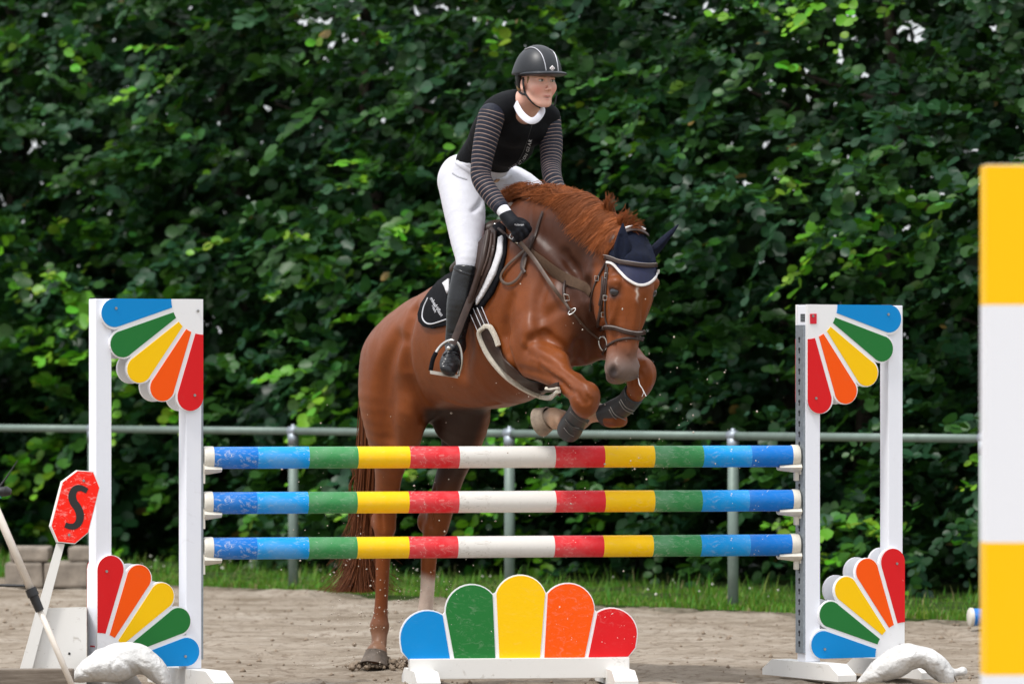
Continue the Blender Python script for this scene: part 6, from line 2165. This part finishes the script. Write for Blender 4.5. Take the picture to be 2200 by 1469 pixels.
# ---- breastplate
br = wtag('breastplate', 1200, 590, -.2, 'brown elastic breastplate strap running from saddle round the horse\'s chest', 'breastplate')
drape('chest_strap', [(1143, 538), (1165, 560), (1195, 585), (1225, 603), (1258, 618), (1270, 632)], [HB], [.018, .040, .052, .050, .044, .03], .006, m_web, br, .002, smooth=5)
drape('side_strap', [(1072, 492), (1092, 508), (1112, 524), (1132, 542)], [HB, PB_], .014, .006, m_lea, br, .004, smooth=4)
drape('martingale_strap', [(1218, 604), (1213, 622), (1216, 645), (1227, 668)], [HB], .013, .005, m_lea, br, .010, smooth=4)
bb = MB(); ring_c = P(1228, 668, 0)
# ---- bonnet
bo = wtag('ear_bonnet', 1365, 560, -.45, 'navy crocheted ear bonnet with white rope edge on the horse\'s head', 'ear bonnet')
m_nv = mat_plain('navy knit', (.0035, .006, .018), .85, var=.3, scale=60, bmp=.8, bscale=120, spec=.2)
m_nv2 = mat_plain('navy cloth', (.010, .013, .050), .7, var=.15, scale=60, bmp=.2)
m_rope = mat_plain('white rope trim', (.72, .69, .68), .7, var=.1, scale=90, bmp=.5)
edge = [(1308, 565), (1317, 567), (1327, 574), (1337, 586), (1347, 599), (1358, 608), (1369, 613), (1381, 613), (1393, 608), (1403, 598), (1409, 586), (1411, 575)]
patch('bonnet_cloth', edge + [(1408, 552), (1400, 528), (1385, 508), (1366, 499), (1346, 500), (1328, 512), (1316, 535), (1309, 552)], [HB], .007, .006, m_nv, bo, step=4, smooth=3)
bn = patch('bonnet_panel', edge[1:-1] + [(1408, 572), (1392, 567), (1360, 562), (1330, 558), (1314, 556)], [HB], .0105, .004, m_nv2, bo, step=4, smooth=3)
drape('rope_edge', edge[:-1] + [(1409.5, 579)], [HB], .013, .010, m_rope, bo, .006, smooth=4)
def ear(base, tip, w, d, lab, side, n_):
    f_ = Field(np.minimum(V3(base), V3(tip)) - .1, np.maximum(V3(base), V3(tip)) + .1, .004)
    a, t = V3(base), V3(tip)
    m1, m2 = a * .68 + t * .32, a * .35 + t * .65
    f_.chain([a, m1, m2, t], [(w * .75, d), (w, d * .9), (w * .68, d * .6), (.004, .004)], side, k=.01, sub=4)
    n_ = np.array(n_, float); n_ /= np.linalg.norm(n_)
    f_.chain([a + n_ * .03, m1 + n_ * .030, m2 + n_ * .020], [(w * .4, d * .8), (w * .55, d * .75), (w * .3, d * .4)], side, k=.01, op='sub')
    p, q = f_.skin(1)
    return mesh_fast('ear_cover', p, q, m_nv, parent=bo, smooth=True)
ear(P(1336, 562, -.55), P(1338, 480, -.53), .040, .028, '', np.array((1.0, -.2, .05)), HL * .8 + HN * .5)
ear(P(1398, 548, -.38), P(1457, 483, -.36), .036, .026, '', np.array((.70, -.2, .65)), np.array((.5, -.6, -.5)))
# ---- bridle
bd = wtag('bridle', 1340, 640, -.5, 'brown leather bridle with padded noseband, bit ring and reins on the horse\'s head', 'bridle')
def st(name, pts, w, mt=m_lea, th=.006, off=.001, sm=4, bv=None):
    return drape(name, pts, bv or [HB], w, th, mt, bd, off, smooth=sm)
st('browband', [(1305, 552), (1322, 560), (1345, 567), (1372, 572), (1395, 572), (1411, 567)], .022, th=.010, off=.012, mt=m_lea)
st('browband_line', [(1306, 549), (1322, 557), (1345, 564), (1372, 569), (1395, 569), (1411, 564)], .0035, mat_plain('pale stitching', (.30, .26, .24), .5), .004, .022)
st('headpiece', [(1307, 552), (1310, 530), (1322, 508)], .022, off=.010)
st('poll_strap', [(1345, 504), (1358, 501), (1372, 503), (1384, 510)], .020, off=.020)
st('poll_pad', [(1346, 499), (1358, 496), (1370, 497), (1382, 503)], .010, m_rope, .010, .018)
st('cheekpiece', [(1306, 556), (1302, 590), (1297, 630), (1290, 670), (1284, 700)], .017, th=.007)
st('cheekpiece', [(1307, 575), (1304, 610), (1301, 650), (1302, 685), (1308, 706)], .010)
st('throat_lash', [(1303, 565), (1287, 592), (1276, 620), (1270, 650), (1268, 668)], .010)
st('keeper', [(1298, 596), (1296, 630), (1291, 655)], .014, off=.007)
for (bx_, by_) in ((1303, 592), (1282, 598), (1300, 640), (1296, 676)):
    hb_ = shoot(bx_, by_, [HB])
    if hb_:
        yb2 = hb_[0].y - .012
        bb = MB(); bb.tube([P(bx_ - 4, by_ - 5, yb2), P(bx_ + 4, by_ - 5, yb2), P(bx_ + 4, by_ + 5, yb2), P(bx_ - 4, by_ + 5, yb2), P(bx_ - 4, by_ - 5, yb2)], .0022, 6)
        bb.build('buckle', m_met, bd, world=True)
nb_ = st('noseband', [(1288, 706), (1300, 702), (1322, 704), (1345, 712), (1368, 716), (1386, 712)], .024, th=.012)
st('noseband_line', [(1290, 703), (1301, 699), (1323, 701), (1346, 709), (1369, 713), (1386, 709)], .0035, bpy.data.materials['pale stitching'], .004, .011)
st('flash_strap', [(1295, 760), (1305, 744), (1322, 733), (1345, 727), (1366, 727), (1382, 732)], .012)
st('flash_strap', [(1364, 718), (1372, 725), (1384, 728)], .016, off=.003)
hit = shoot(1299, 738, [HB]); ybit = (hit[0].y if hit else -.5) - .012
bb = MB()
rg = [P(1295 + 8.5 * math.cos(t) + 2 * math.sin(t), 738 + 15 * math.sin(t) , ybit) for t in np.linspace(0, 2 * math.pi, 21)]
bb.tube(rg, .0042, 8, cap=False); bb.build('bit_ring', m_met, bd, smooth=True, world=True)
bb = MB(); bb.tube([P(1284, 697, ybit), P(1288, 706, ybit), P(1284, 712, ybit), P(1279, 706, ybit), P(1284, 697, ybit)], .003, 6); bb.build('buckle', m_met, bd, world=True)
bb = MB(); bb.tube([P(1304, 747, ybit), P(1312, 752, ybit + .06)], .007, 8); bb.build('bit_mouthpiece', m_met, bd, smooth=True, world=True)
# reins: from the bit, through the martingale ring, to the hand
def hy(px, py, off=.0, bv=None):
    h = shoot(px, py, bv or [HB]); return (h[0].y if h else 0) - off
yr = min(hy(1228, 668, .03), -.28)
rp1 = [P(1287, 730, ybit), P(1258, 704, (ybit + yr) / 2 - .02), P(1229, 670, yr), P(1212, 648, hy(1212, 648, .03)), P(1185, 612, min(hy(1185, 612, .03), yr + .03)), P(1150, 560, hy(1150, 560, .035)), P(1118, 520, min(hy(1118, 520, .03), yg))]
cc_ = [Vector(p) for p in cr([tuple(p) for p in rp1], 5)]
ribbon('rein', cc_, Vector((-.5, -1, .3)), [.009, .009, .010, .015, .019, .019, .019], .005, m_lea2, bd)
bb = MB(); rc_ = P(1229, 669, yr)
rr_ = [rc_ + Vector((.022 * math.cos(t) * .75, .004 * math.sin(t), .022 * math.cos(t) * .62)) + Vector((-.3, 0, .35)) * (.018 * math.sin(t)) for t in np.linspace(0, 2 * math.pi, 17)]
bb.tube(rr_, .0035, 6, cap=False); bb.build('martingale_ring', m_met, br, smooth=True, world=True)
bb = MB(); rc_ = P(1217, 640, yr)
q_ = [P(1211, 632, yr - .01), P(1222, 634, yr - .01), P(1224, 645, yr - .01), P(1214, 646, yr - .01), P(1211, 632, yr - .01)]
bb.tube(q_, .0028, 6); bb.build('buckle', m_met, br, world=True)
bb = MB(); q_ = [P(1066, 478, hy(1072, 490, .05)), P(1070, 472, hy(1072, 490, .05))]
# spare loop of the rein, and the rein running over the neck to the other hand
lpp = [(1138, 533), (1116, 552), (1094, 572), (1081, 592), (1084, 606), (1098, 611), (1114, 602), (1126, 583), (1133, 556)]
drape('rein', lpp, [HB], .014, .005, m_lea2, bd, .012, smooth=10)
drape('rein', [(1133, 548), (1142, 530), (1152, 505), (1160, 478), (1168, 456)], [HB], .014, .005, m_lea, bd, .006, smooth=6)
drape('rein', [(1130, 588), (1124, 575), (1128, 556), (1138, 540)], [HB], .018, .005, m_lea, bd, .012, smooth=6)
bb = MB()
for (x, y) in ((1099, 508), (1110, 516)):
    yy = hy(x, y, .035)
    bb.tube([P(x - 5, y + 3, yy), P(x - 2, y - 5, yy), P(x + 5, y - 1, yy), P(x + 2, y + 7, yy), P(x - 5, y + 3, yy)], .003, 6)
bb.build('buckle', m_met, bd, world=True)

# sand thrown up by the hooves
def fly(g):
    r = g.random()
    if r < .55: px, py, Y = g.normal(840, 90), g.normal(1330, 70), g.normal(1.2, .3)
    elif r < .8: px, py, Y = g.normal(900, 160), g.normal(1120, 110), g.normal(1.0, .4)
    else: px, py, Y = g.normal(1330, 140), g.normal(880, 120), g.normal(0, .4)
    p = P(px, min(py, 1445), Y); return (p.x, p.y, max(p.z, .03))
specks('flying_sand', 900, fly, (.0012, .0062), 'grains of sand thrown into the air round the horse\'s legs', mat_plain('dry sand grains', (.50, .43, .36), .9), 8)
# clods pushed up round the hind hooves
def pile(g):
    c = (815, 1432) if g.random() < .6 else (893, 1432)
    a = g.uniform(0, 6.28); r = abs(g.normal(0, .07))
    p = P(c[0], c[1], 1.22); return (p.x + r * 1.3 * math.cos(a), p.y + .03 + r * math.sin(a), g.random() * .055 * math.exp(-(r / .09) ** 2) + .0)
specks('kicked_sand', 900, pile, (.005, .020), 'loose wet sand heaped round the hind hooves', bpy.data.materials['damp clod'], 12)

# ---- sand bags lying over the feet of the wings
m_bag = mat_plain('white sack cloth', (.60, .59, .575), .85, var=.18, scale=9, bmp=.8, bscale=13)
m_bag.node_tree.nodes['Bump'].inputs['Distance'].default_value = .03
def sack(name, chains, label, folds, k=.05, crease=()):
    pts = np.array([tuple(P(*q)) for c in chains for q in c[0]])
    f_ = Field(pts.min(0) - .16, pts.max(0) + .16, .006)
    for pth, rad in chains: f_.chain([P(*q) for q in pth], rad, (0, 1, 0), k=k, sub=4)
    for fo in folds: f_.stroke(fo, .007, k=.020, op='sub')
    for fo in crease: f_.stroke(fo, .004, k=.014, op='sub')
    p, q = f_.skin(1)
    n_ = []
    for x in p:
        v_ = Vector(x)
        w = noise.noise(Vector((v_.x * 9, v_.y * 9, v_.z * 16)))
        r_ = 1 - abs(noise.noise(Vector((v_.x * 16 + 3, v_.y * 12, v_.z * 9)))) * 2
        n_.append((0, -(w * .006 + max(0, r_ - .55) * .008), (w * .005 + max(0, r_ - .55) * .008)))
    p = p + np.array(n_)
    p[:, 2] = np.maximum(p[:, 2], .0)
    o = mesh_fast(name, p, q, m_bag, smooth=True)
    return tag(o, label, 'sandbag', 'white sandbags weighing down the jump wings')
yL = -.95
sack('sandbag', [([(160, 1458, yL), (182, 1444, yL), (215, 1432, yL), (255, 1428, yL), (280, 1418, yL + .05)], [(.05, .012), (.10, .042), (.13, .068), (.13, .078), (.12, .06)]),
                 ([(215, 1414, yL + .1), (262, 1402, yL + .1), (305, 1416, yL + .02), (335, 1440, yL), (356, 1468, yL - .02)], [(.13, .04), (.13, .045), (.12, .055), (.11, .05), (.07, .025)])],
     'white sandbag slumped over the foot of the left wing below its rainbow fan',
     [[(296, 1465), (284, 1440), (272, 1425), (250, 1412)]], k=.03,
     crease=[[(285, 1425), (300, 1440), (312, 1462)], [(300, 1418), (318, 1436), (330, 1460)], [(170, 1440), (190, 1450), (205, 1462)], [(255, 1415), (240, 1430), (236, 1455)], [(318, 1425), (338, 1446), (345, 1465)]])
yRr = -.05
sack('sandbag', [([(1846, 1466, yRr), (1868, 1455, yRr), (1895, 1438, yRr), (1925, 1424, yRr), (1955, 1410, yRr)], [(.05, .012), (.09, .035), (.12, .058), (.13, .070), (.13, .055)]),
                 ([(1945, 1408, yRr), (1985, 1412, yRr), (2012, 1430, yRr), (2030, 1452, yRr), (2032, 1468, yRr)], [(.13, .045), (.13, .05), (.12, .055), (.10, .045), (.08, .03)]),
                 ([(2030, 1448, yRr), (2042, 1445, yRr), (2052, 1443, yRr), (2068, 1441, yRr)], [.026, .012, .012, .024])],
     'white sandbag with a tied end hanging over the foot of the right wing',
     [[(1955, 1466), (1962, 1440), (1972, 1425), (1985, 1415)]], k=.03,
     crease=[[(1985, 1412), (1990, 1435), (1996, 1462)], [(1998, 1418), (2008, 1440), (2012, 1464)], [(1975, 1412), (1960, 1425), (1950, 1450)], [(1880, 1445), (1895, 1455), (1900, 1466)], [(2012, 1428), (2024, 1446), (2026, 1464)]])
bb = MB(); bb.tube([P(2046, 1438, yRr - .02), P(2050, 1452, yRr - .04), P(2056, 1464, yRr - .05)], .003, 5); bb.tube([P(2044, 1438, yRr - .02), P(2041, 1454, yRr - .05), P(2034, 1466, yRr - .06)], .003, 5)
tag(bb.build('string', mat_plain('brown twine', (.12, .09, .06), .9)), 'brown twine tied round the gathered end of the right sandbag', 'string')

bb = MB()
bb.tube([P(1371, 812, -.60), P(1374, 826, -.60), P(1381, 836, -.60), P(1388, 851, -.60)], [.0012, .0028, .0018, .0022], 5)
bb.tube([P(1379, 832, -.60), P(1383, 843, -.60), P(1379, 852, -.60)], [.0016, .0014, .0008], 5)
tag(bb.build('saliva', mat_plain('white foam', (.75, .75, .75), .3)), 'thin string of white saliva flying from the side of the muzzle', 'saliva')
